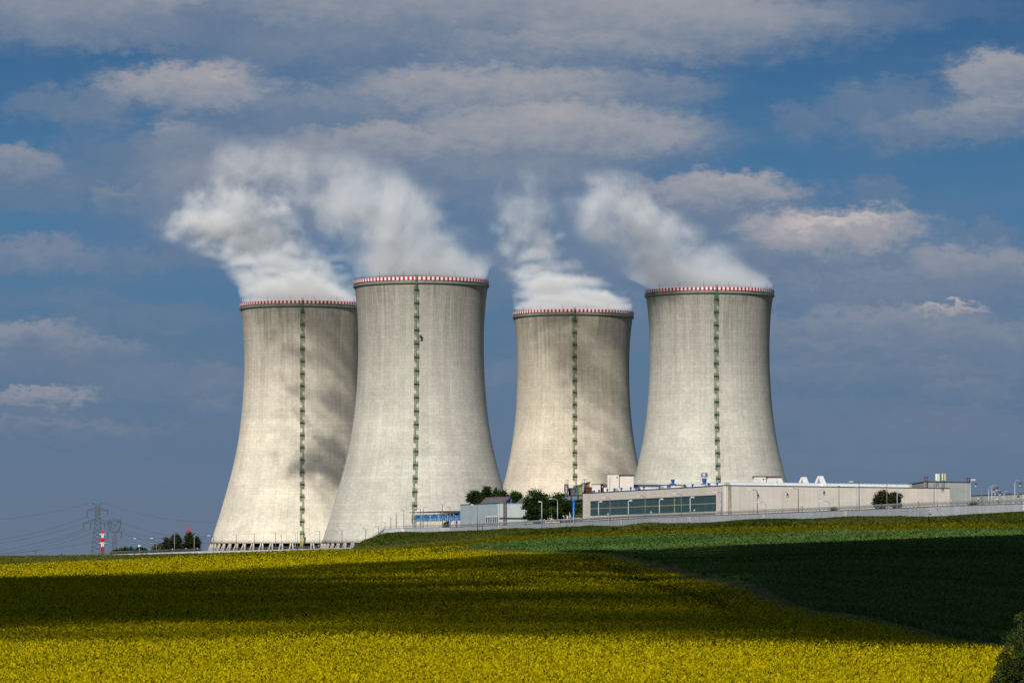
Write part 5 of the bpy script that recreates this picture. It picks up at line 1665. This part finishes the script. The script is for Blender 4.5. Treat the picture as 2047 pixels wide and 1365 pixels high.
LAMPS = [
 (280, 1077, 1930, 'arm', "thin lamp post rising above the white globe mast, far left", -1, None, 3), (314, 1076.5, 1880, 'arm', "thin lamp post between the dark hedge and the pines, far left", -1, None, 3),
 (349.5, 1067, 1875, 'bare', "pale bare post in front of the left side of the far left pines", -1, PG, 3), (389, 1072.5, 1868, 'bare', "pale bare post in front of the right side of the far left pines", -1, PG, 3),
 (428, 1071.5, 1845, 'arm', "lamp post at the left foot corner of the leftmost tower", -1, None, 3), (473, 1068.5, 1838, 'arm', "second lamp post from the left along the leftmost tower's foot", -1, None, 3),
 (509, 1067, 1832, 'arm', "third lamp post from the left along the leftmost tower's foot", -1, None, 3), (551.5, 1064.5, 1824, 'arm', "fourth lamp post from the left along the leftmost tower's foot", -1, None, 3),
 (563, 1071, 1828, 'short', "short post along the leftmost tower's foot, left of its ladder", -1, None, 3), (591, 1063.5, 1816, 'arm', "pale lamp post just left of the leftmost tower's ladder foot", -1, PG, 3),
 (595, 1064.5, 1820, 'bare', "bare post touching the leftmost tower's ladder foot", -1, None, 3), (639.5, 1061.5, 1806, 'arm', "lamp post at the right foot of the leftmost tower", -1, None, 3),
 (684, 1058.5, 1798, 'arm', "lamp post left of the foot of the second tower, before its legs", -1, None, 3), (731, 1056, 1815, 'arm', "lamp post where the wall starts to climb", -1, None, 3.8),
 (757, 1051.8, 1815, 'arm', "small lamp post at the top of the wall's climb", -1, None, 11), (770, 1043.5, 1815, 'arm', "lamp post second from the top of the wall's climb", -1, None, 12), (781.5, 1034, 1812, 'arm', "lamp post left of the taller one, before the second tower", -1, None, 12),
 (792.5, 1025, 1810, 'arm', "lamp post of middle height before the second tower's left half", -1, None, 12), (807.5, 1019.8, 1806, 'arm', "tallest lamp post before the second tower's left half", -1, None, 12),
 (825.5, 1013.5, 1795, 'bare', "thin bare post at the left end of the blue canopy shed", -1, None, 12), (840.5, 1017, 1793, 'arm', "thin lamp post beside the second tower's ladder foot", -1, None, 12),
 (846.5, 1013.2, 1786, 'hook', "curved lamp post bending right before the blue canopy shed", 1, None, 12), (884.5, 1006.2, 1772, 'double', "double armed lamp post above the blue canopy shed", 1, None, 12),
 (900, 1013.5, 1768, 'arm', "lamp post at the right end of the blue canopy shed", -1, None, 12), (954.3, 1009.8, 1700, 'arm', "lamp post before the blue-grey wall of the workshop", -1, None, 12),
 (959, 1041, 1702, 'short', "low post before the workshop left of the slit windows", 1, None, 12),
 (1083, 1003.2, 1590, 'flood', "pale lamp post before the bigger leafy tree", -1, PG, 12), (1103, 1018, 1585, 'bare', "thin post between the two leafy trees", -1, None, 12), (1114.5, 996.5, 1560, 'hook', "tall curved lamp post before the right leafy tree", -1, PG, 12),
 (1127.5, 1032.5, 1548, 'short', "low lamp post right of the tall curved one", -1, PG, 12), (1146.5, 1024, 1535, 'bare', "short pale post at the foot of the blue vent mast", -1, PG, 12),
 (1219.5, 995.8, 1478, 'arm', "grey lamp post over the left part of the window band", -1, None, 12), (1289.5, 992.5, 1408, 'arm', "grey lamp post over the middle of the window band", -1, None, 12), (1361.8, 988, 1358, 'arm', "grey lamp post over the right part of the window band", -1, None, 12),
 (1442.8, 984.3, 1322, 'arm', "dark lamp post just left of the beige hall's front corner", -1, None, 12), (1440, 990, 1326, 'bare', "pale thick post beside the beige hall's front corner", -1, PG, 12),
 (1196.4, 1003, 1500, 'flood', "pale post with small head, first from left before the window band", 1, PG, 12), (1256, 1001, 1440, 'flood', "pale post with small head, second from left before the window band", 1, PG, 12),
 (1318, 998, 1392, 'flood', "pale post with small head, third from left before the window band", 1, PG, 12), (1379.5, 994.5, 1350, 'flood', "pale post with small head, fourth from left before the window band", 1, PG, 12),
 (1216.5, 1028.5, 1466, 'short', "low lamp below the left part of the window band", -1, PG, 12), (1302.5, 1024.5, 1394, 'short', "low lamp below the middle of the window band", -1, PG, 12), (1387, 1021, 1342, 'short', "low lamp below the right part of the window band", 1, PG, 12),
 (1506.3, 984, 1300, 'bell', "pale curved lamp with bell shade, left end of the beige front", 1, PG, 12), (1513.3, 980, 1292, 'arm', "grey armed lamp post left end of the beige front", -1, None, 12), (1530.5, 1002.8, 1288, 'hook', "low curved lamp bending left on the beige front", -1, PG, 12),
 (1564.5, 982.2, 1282, 'bell', "pale curved lamp with bell shade, second along the beige front", 1, PG, 12), (1595.5, 977, 1262, 'arm', "grey armed lamp post near the middle of the beige front", -1, None, 12), (1603.3, 1012.5, 1255, 'short', "low post below the middle of the beige front", -1, None, 12),
 (1637.5, 978, 1250, 'bell', "pale curved lamp with bell shade, middle of the beige front", 1, PG, 12), (1658, 1001, 1245, 'hook', "low curved lamp with small head, middle of the beige front", -1, PG, 12),
 (1676.8, 972.2, 1222, 'bare', "grey bare post left of the pines, before the beige front", -1, None, 12), (1711.8, 975, 1220, 'bare', "pale thick post left of the pines", -1, PG, 12), (1717, 964.5, 1206, 'arm', "dark lamp post just left of the pines, taller than the roof", -1, None, 12),
 (1772.5, 967, 1180, 'bare', "thin dark post before the left pine", -1, None, 12), (1793, 969, 1180, 'bare', "thick pale post before the right pine", -1, PG, 12), (1836.3, 1003.5, 1155, 'short', "low post right of the pines", -1, None, 12),
 (1866.8, 963.5, 1145, 'bare', "dark post before the right end of the beige hall", -1, None, 12), (1873.4, 970, 1142, 'bell', "pale lamp with bell shade before the right end of the beige hall", 1, PG, 12),
 (1939.5, 960.5, 1180, 'bell', "pale lamp with bell shade at the right corner of the grey hall", 1, PG, 12), (1962.3, 960.8, 1115, 'arm', "tall dark lamp post with pale head bending left, right of the grey hall", -1, None, 12),
 (1976, 972, 1190, 'bell', "first of the cluster of curved pale lamps right of the dark lamp post", 1, PG, 12), (1982.3, 969, 1170, 'bell', "tallest of the cluster of curved pale lamps", 1, PG, 12), (1988.5, 978, 1230, 'bell', "third of the cluster of curved pale lamps, lower than its left neighbour", 1, PG, 12),
 (2006.5, 981.3, 1260, 'bell', "curved pale lamp standing alone before the low grey building", 1, PG, 12), (2028.2, 959.5, 1120, 'bell', "tall curved pale lamp nearest the right edge", 1, PG, 12), (2026, 986.3, 1290, 'bell', "small curved pale lamp beside the tall one at the right edge", 1, PG, 12),
 (1956, 998, 1115, 'short', "low post with round head left of the tall dark lamp post", -1, None, 12), (1995.3, 999.5, 1105, 'short', "low post before the low grey building", -1, None, 12),
]
for (px, yt, d, st, lab, side, mt, zb_) in LAMPS:
    lamp(px, yt, d, st, lab, side, mt, zbase=zb_ if zb_ != 12 else PL, size=1.0 if d < 1600 else .95)

# ------------------------------------------------------------------ trees
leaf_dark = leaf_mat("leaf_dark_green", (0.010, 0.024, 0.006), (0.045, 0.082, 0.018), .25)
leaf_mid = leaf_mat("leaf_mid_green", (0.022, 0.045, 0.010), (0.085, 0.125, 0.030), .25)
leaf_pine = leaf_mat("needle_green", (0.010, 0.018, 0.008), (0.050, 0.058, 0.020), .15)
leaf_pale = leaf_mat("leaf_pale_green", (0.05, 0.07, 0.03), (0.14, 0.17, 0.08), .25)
bark_m = mat("bark", (.075, .052, .036), .95, .3, 2.0)
def crown_quads(lobes, n, leaf, seed, up=0.0, fill=1.0):
    """leaf sized faces gathered in twig clumps spread through the lobes"""
    r = np.random.default_rng(seed)
    L = np.array(lobes)                                   # x y z rx ry rz
    vol = L[:, 3] * L[:, 4] * L[:, 5]
    ncl = max(12, n // 22)
    li = r.choice(len(L), ncl, p=vol / vol.sum())
    dirs = r.normal(0, 1, (ncl, 3)); dirs /= np.linalg.norm(dirs, axis=1)[:, None]
    rad = r.uniform(.35 if fill < 1 else .0, 1, ncl) ** (1 / 2.6)
    cc = L[li, :3] + dirs * rad[:, None] * L[li, 3:] * r.uniform(.86, 1.13, ncl)[:, None]
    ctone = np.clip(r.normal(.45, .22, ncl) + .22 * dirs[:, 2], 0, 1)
    ci = r.integers(0, ncl, n)
    cs = leaf * r.uniform(1.5, 3.3, ncl)
    p = cc[ci] + r.normal(0, 1, (n, 3)) * cs[ci][:, None] * np.array([.62, .62, .42])
    a = r.normal(0, 1, (n, 3)); a /= np.linalg.norm(a, axis=1)[:, None]
    b = np.cross(a, r.normal(0, 1, (n, 3))); b /= np.linalg.norm(b, axis=1)[:, None]
    if up: a = a * np.array([1, 1, .5]); 
    s = leaf * r.uniform(.55, 1.2, n)[:, None]
    V = np.stack([p - a * s - b * s * .35, p + a * s * .2 - b * s * .6, p + a * s + b * s * .3, p - a * s * .2 + b * s * .6], 1)
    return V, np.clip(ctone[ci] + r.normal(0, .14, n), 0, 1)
def tree(name, label, base, lobes, leafmat, n, leaf, seed, trunk_h, trunk_r, group=None, kind_cat="tree", limbs=6, fill=1.0):
    r = empty(name, base)
    V, T = crown_quads(lobes, n, leaf, seed, fill=fill)
    quads_mesh("crown", V, leafmat, cols=T, parent=r)
    rr = random.Random(seed)
    t = MB().tube((0, 0, -.4), (0, 0, trunk_h), trunk_r, 8, 0, trunk_r * .6)
    for k in range(limbs):
        l = lobes[rr.randrange(len(lobes))]
        z0 = trunk_h * rr.uniform(.5, .98)
        t.tube((0, 0, z0), (l[0] * .85, l[1] * .85, l[2] + l[5] * .2), trunk_r * .38, 5, 0, trunk_r * .08)
    t.build("trunk", bark_m, r)
    tag(r, label, kind_cat, group)
    return r
def lobes_px(px0, px1, y0, y1, d, n, seed, top=.62, cone=False, zb_=None):
    """lobes filling a crown silhouette given in rows and columns at distance d"""
    r = random.Random(seed)
    cx = X_at((px0 + px1) / 2, d); W = X_at(px1, d) - X_at(px0, d)
    zt_, zl_ = zrow(y0, d), zrow(y1, d)
    H = zt_ - zl_
    out = []
    for k in range(n):
        f = (k + .5) / n
        z = H * (0.10 + .78 * f)
        if cone: wk = max(.10, 1.0 - f * .93)
        else: wk = math.sin(math.pi * min(.95, .22 + .70 * f)) ** .7
        for _ in range(1 if cone else 2):
            rw = W / 2 * wk * (r.uniform(.5, .62) if not cone else r.uniform(.85, 1.0))
            ox = r.uniform(-1, 1) * (W / 2 * wk - rw)
            oy = r.uniform(-1, 1) * (W / 2 * wk - rw) * .8
            out.append((ox, oy, z, rw, rw, max(H * .13, rw * .62) if not cone else H / n * .9))
    return cx, zl_, out
def tree_px(name, label, px0, px1, y0, y1, d, leafmat, n, leaf, seed, group=None, cone=False, nl=5, zbase=PL, fill=.9, cat="tree", limbs=6):
    cx, zl_, lo = lobes_px(px0, px1, y0, y1, d, nl, seed, cone=cone)
    off = zl_ - zbase
    lo = [(a, b, z + off, x, y, q) for a, b, z, x, y, q in lo]
    H = zrow(y0, d) - zbase
    return tree(name, label, (cx, d, zbase), lo, leafmat, n, leaf, seed, H * .7, max(.12, H * .022), group, cat, limbs, fill)
GT = "trees beside the workshop"
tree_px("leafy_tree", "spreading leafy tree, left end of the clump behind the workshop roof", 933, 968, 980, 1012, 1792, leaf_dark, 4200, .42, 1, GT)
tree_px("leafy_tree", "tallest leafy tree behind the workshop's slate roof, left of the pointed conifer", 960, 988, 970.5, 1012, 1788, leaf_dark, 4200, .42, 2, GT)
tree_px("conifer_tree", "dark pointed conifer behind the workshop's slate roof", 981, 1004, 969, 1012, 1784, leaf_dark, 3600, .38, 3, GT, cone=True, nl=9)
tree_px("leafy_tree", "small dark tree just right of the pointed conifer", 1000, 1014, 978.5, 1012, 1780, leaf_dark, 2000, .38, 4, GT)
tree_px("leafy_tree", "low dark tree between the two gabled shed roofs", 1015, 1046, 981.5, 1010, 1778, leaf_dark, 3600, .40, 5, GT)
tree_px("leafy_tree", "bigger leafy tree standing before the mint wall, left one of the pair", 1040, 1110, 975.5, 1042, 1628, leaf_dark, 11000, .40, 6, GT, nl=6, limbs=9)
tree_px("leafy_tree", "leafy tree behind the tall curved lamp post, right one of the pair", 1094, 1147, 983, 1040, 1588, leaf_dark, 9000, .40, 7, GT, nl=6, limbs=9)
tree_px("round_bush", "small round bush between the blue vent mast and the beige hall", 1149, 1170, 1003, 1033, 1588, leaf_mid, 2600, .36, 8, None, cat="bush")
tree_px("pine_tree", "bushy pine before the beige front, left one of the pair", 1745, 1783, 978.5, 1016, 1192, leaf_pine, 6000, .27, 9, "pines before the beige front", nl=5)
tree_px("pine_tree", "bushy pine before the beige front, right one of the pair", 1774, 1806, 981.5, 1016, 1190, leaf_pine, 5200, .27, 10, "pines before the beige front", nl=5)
for i, (a, b, y0, y1, lab) in enumerate(((325, 348, 1074, 1108, "leftmost pine of the far left clump"), (340, 368, 1064.5, 1108, "second pine from the left in the far left clump"), (362, 392, 1062, 1108, "tallest pine of the far left clump"), (383, 402, 1071, 1108, "rightmost pine of the far left clump"))):
    tree_px("pine_tree", lab, a, b, y0, y1, 1960 + 6 * i, leaf_pine, 4200, .45, 20 + i, "pines at the far left", nl=5, zbase=2.8)
tree_px("hazel_bush", "pale green bush left of the far left pines", 308, 328, 1085.5, 1108, 1985, leaf_pale, 1800, .45, 30, None, cat="bush", zbase=2.8)
for i, (a, b, y0, lab) in enumerate(((222, 248, 1102, "lowest dark bush at the left end of the far hedge"), (236, 275, 1096, "dark bush left of the white globe mast"), (268, 306, 1095.5, "dark bush right of the white globe mast"), (296, 334, 1094.5, "dark bush at the foot of the far left pines"))):
    tree_px("dark_bush", lab, a, b, y0, 1113, 2020 + 4 * i, leaf_dark, 2600, .5, 40 + i, "bushes of the far left hedge", cat="bush", zbase=2.6)
for i, (px, w_, y0, lab) in enumerate(((1667, 16, 1013, "sparse shrub behind the wall left of the pines"), (1945, 16, 1003, "sparse shrub behind the wall at the grey hall's corner"), (894, 16, 1041.5, "dark shrub before the blue canopy shed's plinth"))):
    dd = (1228, 1128, 1770)[i]
    tree_px("wall_shrub", lab, px - w_ / 2, px + w_ / 2, y0, y0 + 14, dd, leaf_mid if i < 2 else leaf_dark, 700, .25, 50 + i, None, cat="shrub", zbase=PL, nl=3, fill=.8)

# foreground tree top at the lower right corner
def corner_bush():
    d = 88.0
    b = P(2052, 1420, d)
    lo = []
    r = random.Random(5)
    for (px, py, w_) in ((2055, 1258, 22), (2030, 1300, 24), (2062, 1300, 30), (2020, 1345, 30), (2060, 1350, 45), (2030, 1385, 45), (2075, 1395, 60), (2005, 1392, 30), (2040, 1240, 12), (2010, 1325, 18), (2046, 1275, 24), (1995, 1370, 24), (2015, 1360, 34), (2035, 1330, 36), (2040, 1235, 14), (2008, 1300, 12)):
        p = P(px, py, d)
        rr = w_ / F * d
        lo.append((p.x - b.x, r.uniform(-.25, .25), p.z - b.z, rr, rr * 1.1, rr * .95))
    root = empty("corner_tree", tuple(b))
    V, T = crown_quads(lo, 26000, .026, 77, fill=.9)
    quads_mesh("crown", V, leaf_mat("corner_leaf", (0.014, 0.030, 0.006), (0.075, 0.105, 0.020), .3), cols=T, parent=root)
    t = MB().tube((0, 0, -3), (0, 0, 1.2), .09, 8, 0, .04)
    for l in lo:
        t.tube((0, 0, r.uniform(-.4, .6)), (l[0], l[1], l[2] + l[5] * .8), .022, 5, 0, .004)
        for k in range(5):
            t.tube((l[0] * .8, l[1], l[2]), (l[0] + r.uniform(-1, 1) * l[3], l[1] + r.uniform(-.5, .5) * l[3], l[2] + r.uniform(-.3, 1) * l[5]), .009, 4, 0, .002)
    t.build("trunk", bark_m, root)
    tag(root, "dark leafy tree top poking into the lower right corner", "tree")
corner_bush()

# ------------------------------------------------------------------ pylons and lines, far left
pyl_m = mat("pylon_steel", (.095, .095, .11), .6, .25, .3, .3)
ins_m = mat("insulator", (.03, .032, .036), .4, .2, 1.0)
cable_m = mat("cable", (.07, .075, .085), .5, .1, .1, .4)
def lattice(mb, x0, x1, z0, z1, n, r, y0=None, y1=None):
    """four-legged tapering lattice from half width x0 at z0 to x1 at z1"""
    hs = [(z0 + (z1 - z0) * k / n, x0 + (x1 - x0) * k / n) for k in range(n + 1)]
    for sx, sy in ((-1, -1), (1, -1), (1, 1), (-1, 1)):
        for (za, xa), (zb_, xb) in zip(hs[:-1], hs[1:]):
            mb.tube((sx * xa, sy * xa, za), (sx * xb, sy * xb, zb_), r * 1.3, 4)
    for (za, xa), (zb_, xb) in zip(hs[:-1], hs[1:]):
        for s_ in (-1, 1):
            mb.tube((-xa, s_ * xa, za), (xb, s_ * xb, zb_), r, 3); mb.tube((xa, s_ * xa, za), (-xb, s_ * xb, zb_), r, 3)
            mb.tube((s_ * xa, -xa, za), (s_ * xb, xb, zb_), r, 3)
        mb.tube((-xb, -xb, zb_), (xb, -xb, zb_), r, 3)
DA = 3000.0
sA = DA / F
baseA = 2.0
pa = empty("lattice_pylon", (X_at(195.5, DA), DA, baseA))
zA_ = lambda py: zrow(py, DA) - baseA
m_ = MB(); lattice(m_, 4.6, 1.75, 0, zA_(1036), 9, .10); lattice(m_, 1.75, 1.35, zA_(1036), zA_(1010), 5, .10); m_.build("mast", pyl_m, pa)
def arm_(mb, zl_, zu, half, root_w):
    for s_ in (-1, 1):
        for yy in (-root_w, root_w):
            mb.tube((s_ * root_w, yy, zu), (s_ * half, 0, zl_), .12, 4); mb.tube((s_ * root_w, yy, zl_), (s_ * half, 0, zl_), .12, 4)
        for k in range(1, 5):
            f = k / 5
            mb.tube((s_ * (root_w + (half - root_w) * f), 0, zl_), (s_ * (root_w + (half - root_w) * (f - .1)), 0, zu + (zl_ - zu) * (f - .1)), .08, 3)
m_ = MB(); arm_(m_, zA_(1020), zA_(1015), 21 * sA, 1.45); m_.build("crossarm", pyl_m, pa)
m_ = MB(); arm_(m_, zA_(1045.5), zA_(1037), 27.5 * sA, 1.7); m_.build("crossarm", pyl_m, pa)
m_ = MB()
for s_ in (-1, 1):
    m_.tube((s_ * 1.3, 0, zA_(1010)), (s_ * 11.5 * sA, 0, zA_(1005)), .14, 4).tube((s_ * .9, 0, zA_(1007)), (s_ * 11.5 * sA, 0, zA_(1005)), .10, 4)
m_.tube((-1, 0, zA_(1007)), (1, 0, zA_(1007)), .1, 4)
m_.build("earth_wire_horns", pyl_m, pa)
INS = []
for s_, hx, z0_, z1_ in ((-1, 20.7, 1020, 1033), (1, 20.7, 1020, 1030), (-1, 27.2, 1045.5, 1058.5), (-1, 13.8, 1045.5, 1058), (1, 14.8, 1045.5, 1055), (1, 27.2, 1045.5, 1055)):
    MB().tube((s_ * hx * sA, 0, zA_(z0_)), (s_ * hx * sA, 0, zA_(z1_)), .2, 5).build("insulator", ins_m, pa)
    INS.append(Vector((pa.location.x + s_ * hx * sA, DA, zrow(z1_, DA))))
HORN = [Vector((pa.location.x + s_ * 11.5 * sA, DA, zrow(1005, DA))) for s_ in (-1, 1)]
tag(pa, "tall lattice pylon with two wide crossarms on the left horizon", "pylon")
DB = 3300.0; sB = DB / F
pb = empty("loop_pylon", (X_at(229.8, DB), DB, 1.5))
zB_ = lambda py: zrow(py, DB) - 1.5
m_ = MB(); lattice(m_, 2.6, 1.25, 0, zB_(1069), 8, .10); m_.build("mast", pyl_m, pb)
m_ = MB()
for s_ in (-1, 1):
    pts = [(s_ * 1.0, 1068), (s_ * 3.5, 1064), (s_ * 9.5, 1060), (s_ * 12, 1053), (s_ * 12.8, 1046), (s_ * 12.2, 1041.5)]
    pin = [(s_ * 0.2, 1064), (s_ * 4.5, 1062.3), (s_ * 8.5, 1058.5), (s_ * 10.5, 1052), (s_ * 11.5, 1046), (s_ * 11.0, 1042)]
    for q in (pts, pin):
        m_.path([(x_ * sB, 0, zB_(y_)) for x_, y_ in q], .13, 4)
    for (a_, b_) in zip(pts, pin):
        m_.tube((a_[0] * sB, 0, zB_(a_[1])), (b_[0] * sB, 0, zB_(b_[1])), .08, 3)
    for (a_, b_) in zip(pts[1:], pin[:-1]):
        m_.tube((a_[0] * sB, 0, zB_(a_[1])), (b_[0] * sB, 0, zB_(b_[1])), .08, 3)
m_.build("loop_frame", pyl_m, pb)
m_ = MB()
for yy in (1038.6, 1041.6):
    m_.tube((-13 * sB, 0, zB_(yy)), (13 * sB, 0, zB_(yy)), .15, 4)
for k in range(9):
    m_.tube(((-13 + 26 * k / 9) * sB, 0, zB_(1041.6)), ((-13 + 26 * (k + .5) / 9) * sB, 0, zB_(1038.6)), .08, 3).tube(((-13 + 26 * (k + .5) / 9) * sB, 0, zB_(1038.6)), ((-13 + 26 * (k + 1) / 9) * sB, 0, zB_(1041.6)), .08, 3)
m_.build("crossarm", pyl_m, pb)
m_ = MB()
m_.tube((-13.5 * sB, 0, zB_(1062.6)), (13.5 * sB, 0, zB_(1062.6)), .13, 4)
m_.tube((-13.5 * sB, 0, zB_(1062.6)), (-9 * sB, 0, zB_(1060)), .1, 4).tube((13.5 * sB, 0, zB_(1062.6)), (9 * sB, 0, zB_(1060)), .1, 4)
m_.build("crossarm", pyl_m, pb)
for s_ in (-1, 1):
    MB().tube((s_ * 13.5 * sB, 0, zB_(1062.6)), (s_ * 13.5 * sB, 0, zB_(1076.5)), .22, 5).build("insulator", ins_m, pb)
    MB().tube((s_ * 9.5 * sB, 0, zB_(1041)), (0, 0, zB_(1051.3)), .22, 5).build("insulator", ins_m, pb)
INB = [Vector((pb.location.x - 13.5 * sB, DB, zrow(1076.5, DB))), Vector((pb.location.x + 13.5 * sB, DB, zrow(1076.5, DB))), Vector((pb.location.x, DB, zrow(1051.3, DB)))]
tag(pb, "smaller pylon with a rounded loop head on the left horizon", "pylon")
# red and white mast
DM = 2950.0; sM = DM / F
mr_ = empty("striped_mast", (X_at(206, DM), DM, 2.0)); zM = lambda py: zrow(py, DM) - 2.0
for i, (y0, y1, w0, w1, mm) in enumerate(((1110.5, 1101, 4.2, 3.1, pyl_m), (1101, 1092.5, 3.1, 2.9, red_m), (1092.5, 1083.5, 2.6, 2.4, white_m), (1083.5, 1075, 2.6, 2.4, red_m), (1075, 1066.5, 2.2, 1.9, white_m), (1066.5, 1057.5, 1.6, .4, red_m))):
    b = MB(); lattice(b, w0 * sM, w1 * sM, zM(y0), zM(y1), 3, .12)
    b.add(*headbox(0, 0, (zM(y0) + zM(y1)) / 2, w0 * sM * .72, w0 * sM * .72, (zM(y1) - zM(y0)) / 2 - .02))
    b.build("mast_section", mm, mr_)
for y_, hw, mm in ((1068.3, 6.6, white_m), (1077.5, 9.2, red_m), (1085.6, 6.6, white_m)):
    b = MB(); arm_(b, zM(y_), zM(y_ - 2.2), hw * sM, .8); b.tube((-hw * sM, 0, zM(y_)), (hw * sM, 0, zM(y_)), .2, 4); b.build("crossarm", mm, mr_)
tag(mr_, "short red and white striped pylon between the two grey pylons", "pylon")
dr_ = 2700.0
rm = empty("striped_mast", (X_at(377.5, dr_), dr_, 2.0)); zR = lambda py: zrow(py, dr_) - 2.0
b = MB(); lattice(b, 1.3, .7, 0, zR(1064), 5, .12); lattice(b, .7, .2, zR(1064), zR(1053), 3, .14);  b.build("mast_section", red_m, rm)
b = MB(); arm_(b, zR(1062), zR(1060), 4.5 * dr_ / F, .7); b.build("crossarm", red_m, rm)
tag(rm, "red pylon tip showing above the far left pines", "pylon")
# white globe mast and a T pole
dg = 1955.0
gm = empty("globe_mast", (X_at(279.7, dg), dg, 2.8)); zG = zrow(1091.2, dg) - 2.8
MB().tube((0, 0, 0), (0, 0, zG - .6), .22, 6).build("pole", palelamp_m, gm)
MB().sphere((0, 0, zG), .62, 14, 10).build("globe", mat("globe_white", (.8, .79, .76), .4, .04), gm)
MB().lathe([(.45, zG - .75), (.5, zG - .35), (.3, zG - .9)], 10).build("collar", darksteel_m, gm)
tag(gm, "white globe on a pole above the far left hedge", "globe lamp")
dt = 2800.0
tp = empty("line_pole", (X_at(72.3, dt), dt, 1.5)); zT_ = zrow(1100.5, dt) - 1.5
MB().tube((0, 0, 0), (0, 0, zT_), .28, 6).build("pole", pyl_m, tp)
MB().tube((-2.4, 0, zT_ + .1), (2.4, 0, zT_ + .1), .16, 4).tube((-1.4, 0, zT_ + .1), (0, 0, zT_ - .9), .1, 4).tube((1.4, 0, zT_ + .1), (0, 0, zT_ - .9), .1, 4).build("crossarm", pyl_m, tp)
tag(tp, "small T-shaped line pole on the far left horizon", "pole")
# conductors
def cable(p0, p1, sag, label, r=.075, n=26):
    pts = []
    for k in range(n + 1):
        f = k / n
        p = p0.lerp(p1, f); p.z -= sag * 4 * f * (1 - f)
        pts.append(p - p0)
    o = MB().path(pts, r, 3).build("power_line", cable_m)
    o.location = p0
    tag(o, label, "power line", "power lines at the far left")
    return o
LE = lambda px, py, d=2750.0: P(px, py, d)
cable(HORN[0], LE(-150, 1044), 4, "highest earth wire running left from the tall pylon's horns", .055)
cable(INS[0], LE(-150, 1087), 5.5, "upper cable running left from the tall pylon's upper crossarm, left insulator")
cable(INS[1], LE(-150, 1095), 6, "cable running left behind the tall pylon from its upper right insulator")
cable(INS[2], LE(-150, 1112), 4.5, "cable running left from the tall pylon's outer lower insulator")
cable(INS[3], LE(-150, 1119), 5.5, "cable running left from the tall pylon's inner lower insulator")
cable(INS[4], LE(-150, 1113), 7.5, "lowest cable running left from the tall pylon's right side")
cable(INB[0], LE(-150, 1106, 3300), 5, "faint cable running left from the loop pylon")
cable(HORN[1], LE(470, 1041), 5, "highest earth wire running right from the tall pylon's horns", .055)
cable(INS[1], LE(470, 1061), 8.5, "upper cable running right behind the loop pylon towards the leftmost tower")
cable(INS[0], LE(470, 1063), 9.5, "second cable running right behind the loop pylon towards the leftmost tower")
cable(INS[4], LE(470, 1077), 6.5, "lower cable running right from the tall pylon towards the pines")
cable(INS[5], LE(470, 1080), 7.0, "lowest cable running right from the tall pylon towards the pines")
cable(INB[1], LE(470, 1092, 3300), 5, "cable running right from the loop pylon's lower insulator")
cable(INB[2], LE(470, 1068, 3300), 7, "cable running right from the middle of the loop pylon")
balls = [(247.5, 1071.5), (268, 1075), (286.5, 1076.3), (307, 1075), (326.5, 1072.3), (344.5, 1067.5), (360, 1062), (396, 1067), (415.5, 1076.3), (227.5, 1065.5)]
cw = [P(px, py, 3150) for px, py in sorted(balls)]
for px, py in balls:
    p = P(px, py, 3150)
    o = MB().sphere((0, 0, 0), .42, 8, 6).build("marker_ball", red_m); o.location = p
    tag(o, "small red marker ball hanging on a power line at the far left", "marker ball", "red marker balls on the power line")

# ------------------------------------------------------------------ odds and ends
# round white lamp and dark bracket beside the second tower's ladder
t2 = TOWERS[1]
p = P(840.3, 669.5, 1910 - 30.6)
rl_ = empty("dish_lamp", tuple(p))
MB().sphere((0, 0, .35), .62, 12, 8).build("dome", lampglass_m, rl_)
MB().tube((0, 0, -.9), (0, 0, .1), .55, 8, 0, .35).tube((0, 0, -.9), (-.9, .9, -1.5), .12, 4).build("bracket", darksteel_m, rl_)
tag(rl_, "round white dish lamp on a dark bracket beside the second tower's ladder", "lamp")
p = P(827.0, 676.5, 1910 - 30.6)
o = MB().tube((0, 0, -.5), (0, .9, -.5), .06, 4).tube((0, 0, -.9), (0, 0, .1), .13, 6).sphere((0, 0, .3), .26, 8, 5).build("beacon_lamp", lampglass_m); o.location = p
tag(o, "small white beacon left of the second tower's ladder", "lamp")
# yellow jib at the foot of the first tower's ladder
p = P(604.6, 1097, 2089 - 47.5)
yj = empty("ladder_hoist", tuple(p)); hh = zrow(1068, p.y) - p.z
MB().tube((0, 0, 0), (0, 0, hh), .42, 6).tube((-1.6, 0, .2), (0, 0, 2.6), .12, 4).build("post", yellow_m, yj)
MB().lathe([(.5, hh), (.55, hh + .8), (.02, hh + 1.9)], 8).build("cap", mat("bright_green_paint", (.03, .24, .07), .5, .15), yj)
tag(yj, "yellow post with green cap at the foot of the leftmost tower's ladder", "hoist")
# a rook over the green field
p = P(1233.5, 1083.8, 1010)
o = MB()
o.lathe([(.01, -.22), (.07, -.12), (.09, 0), (.06, .14), (.045, .19), (.01, .26)], 8)
M_ = Matrix.Rotation(R(80), 3, 'Y')
o.v = [tuple(M_ @ Vector(v)) for v in o.v]
o.add([(-.10, 0, 0), (.12, 0, 0), (.02, -.5, .22), (-.12, -.42, .18)], [(0, 1, 2, 3)]).add([(-.10, 0, .01), (.12, 0, .01), (.06, .48, .3), (-.10, .42, .26)], [(3, 2, 1, 0)])
o.add([(-.2, -.05, .0), (-.2, .05, 0), (-.38, .09, .0), (-.38, -.09, 0)], [(0, 1, 2, 3)])
o.add([(.24, -.015, .04), (.24, .015, .04), (.34, 0, .03)], [(0, 1, 2)])
b_ = o.build("bird", mat("black_feather", (.012, .012, .014), .6, .1, 3.0)); b_.location = p; b_.rotation_euler = (0, 0, R(20)); b_.scale = (1.5, 1.5, 1.5)
tag(b_, "small black bird flying low over the green field", "bird")
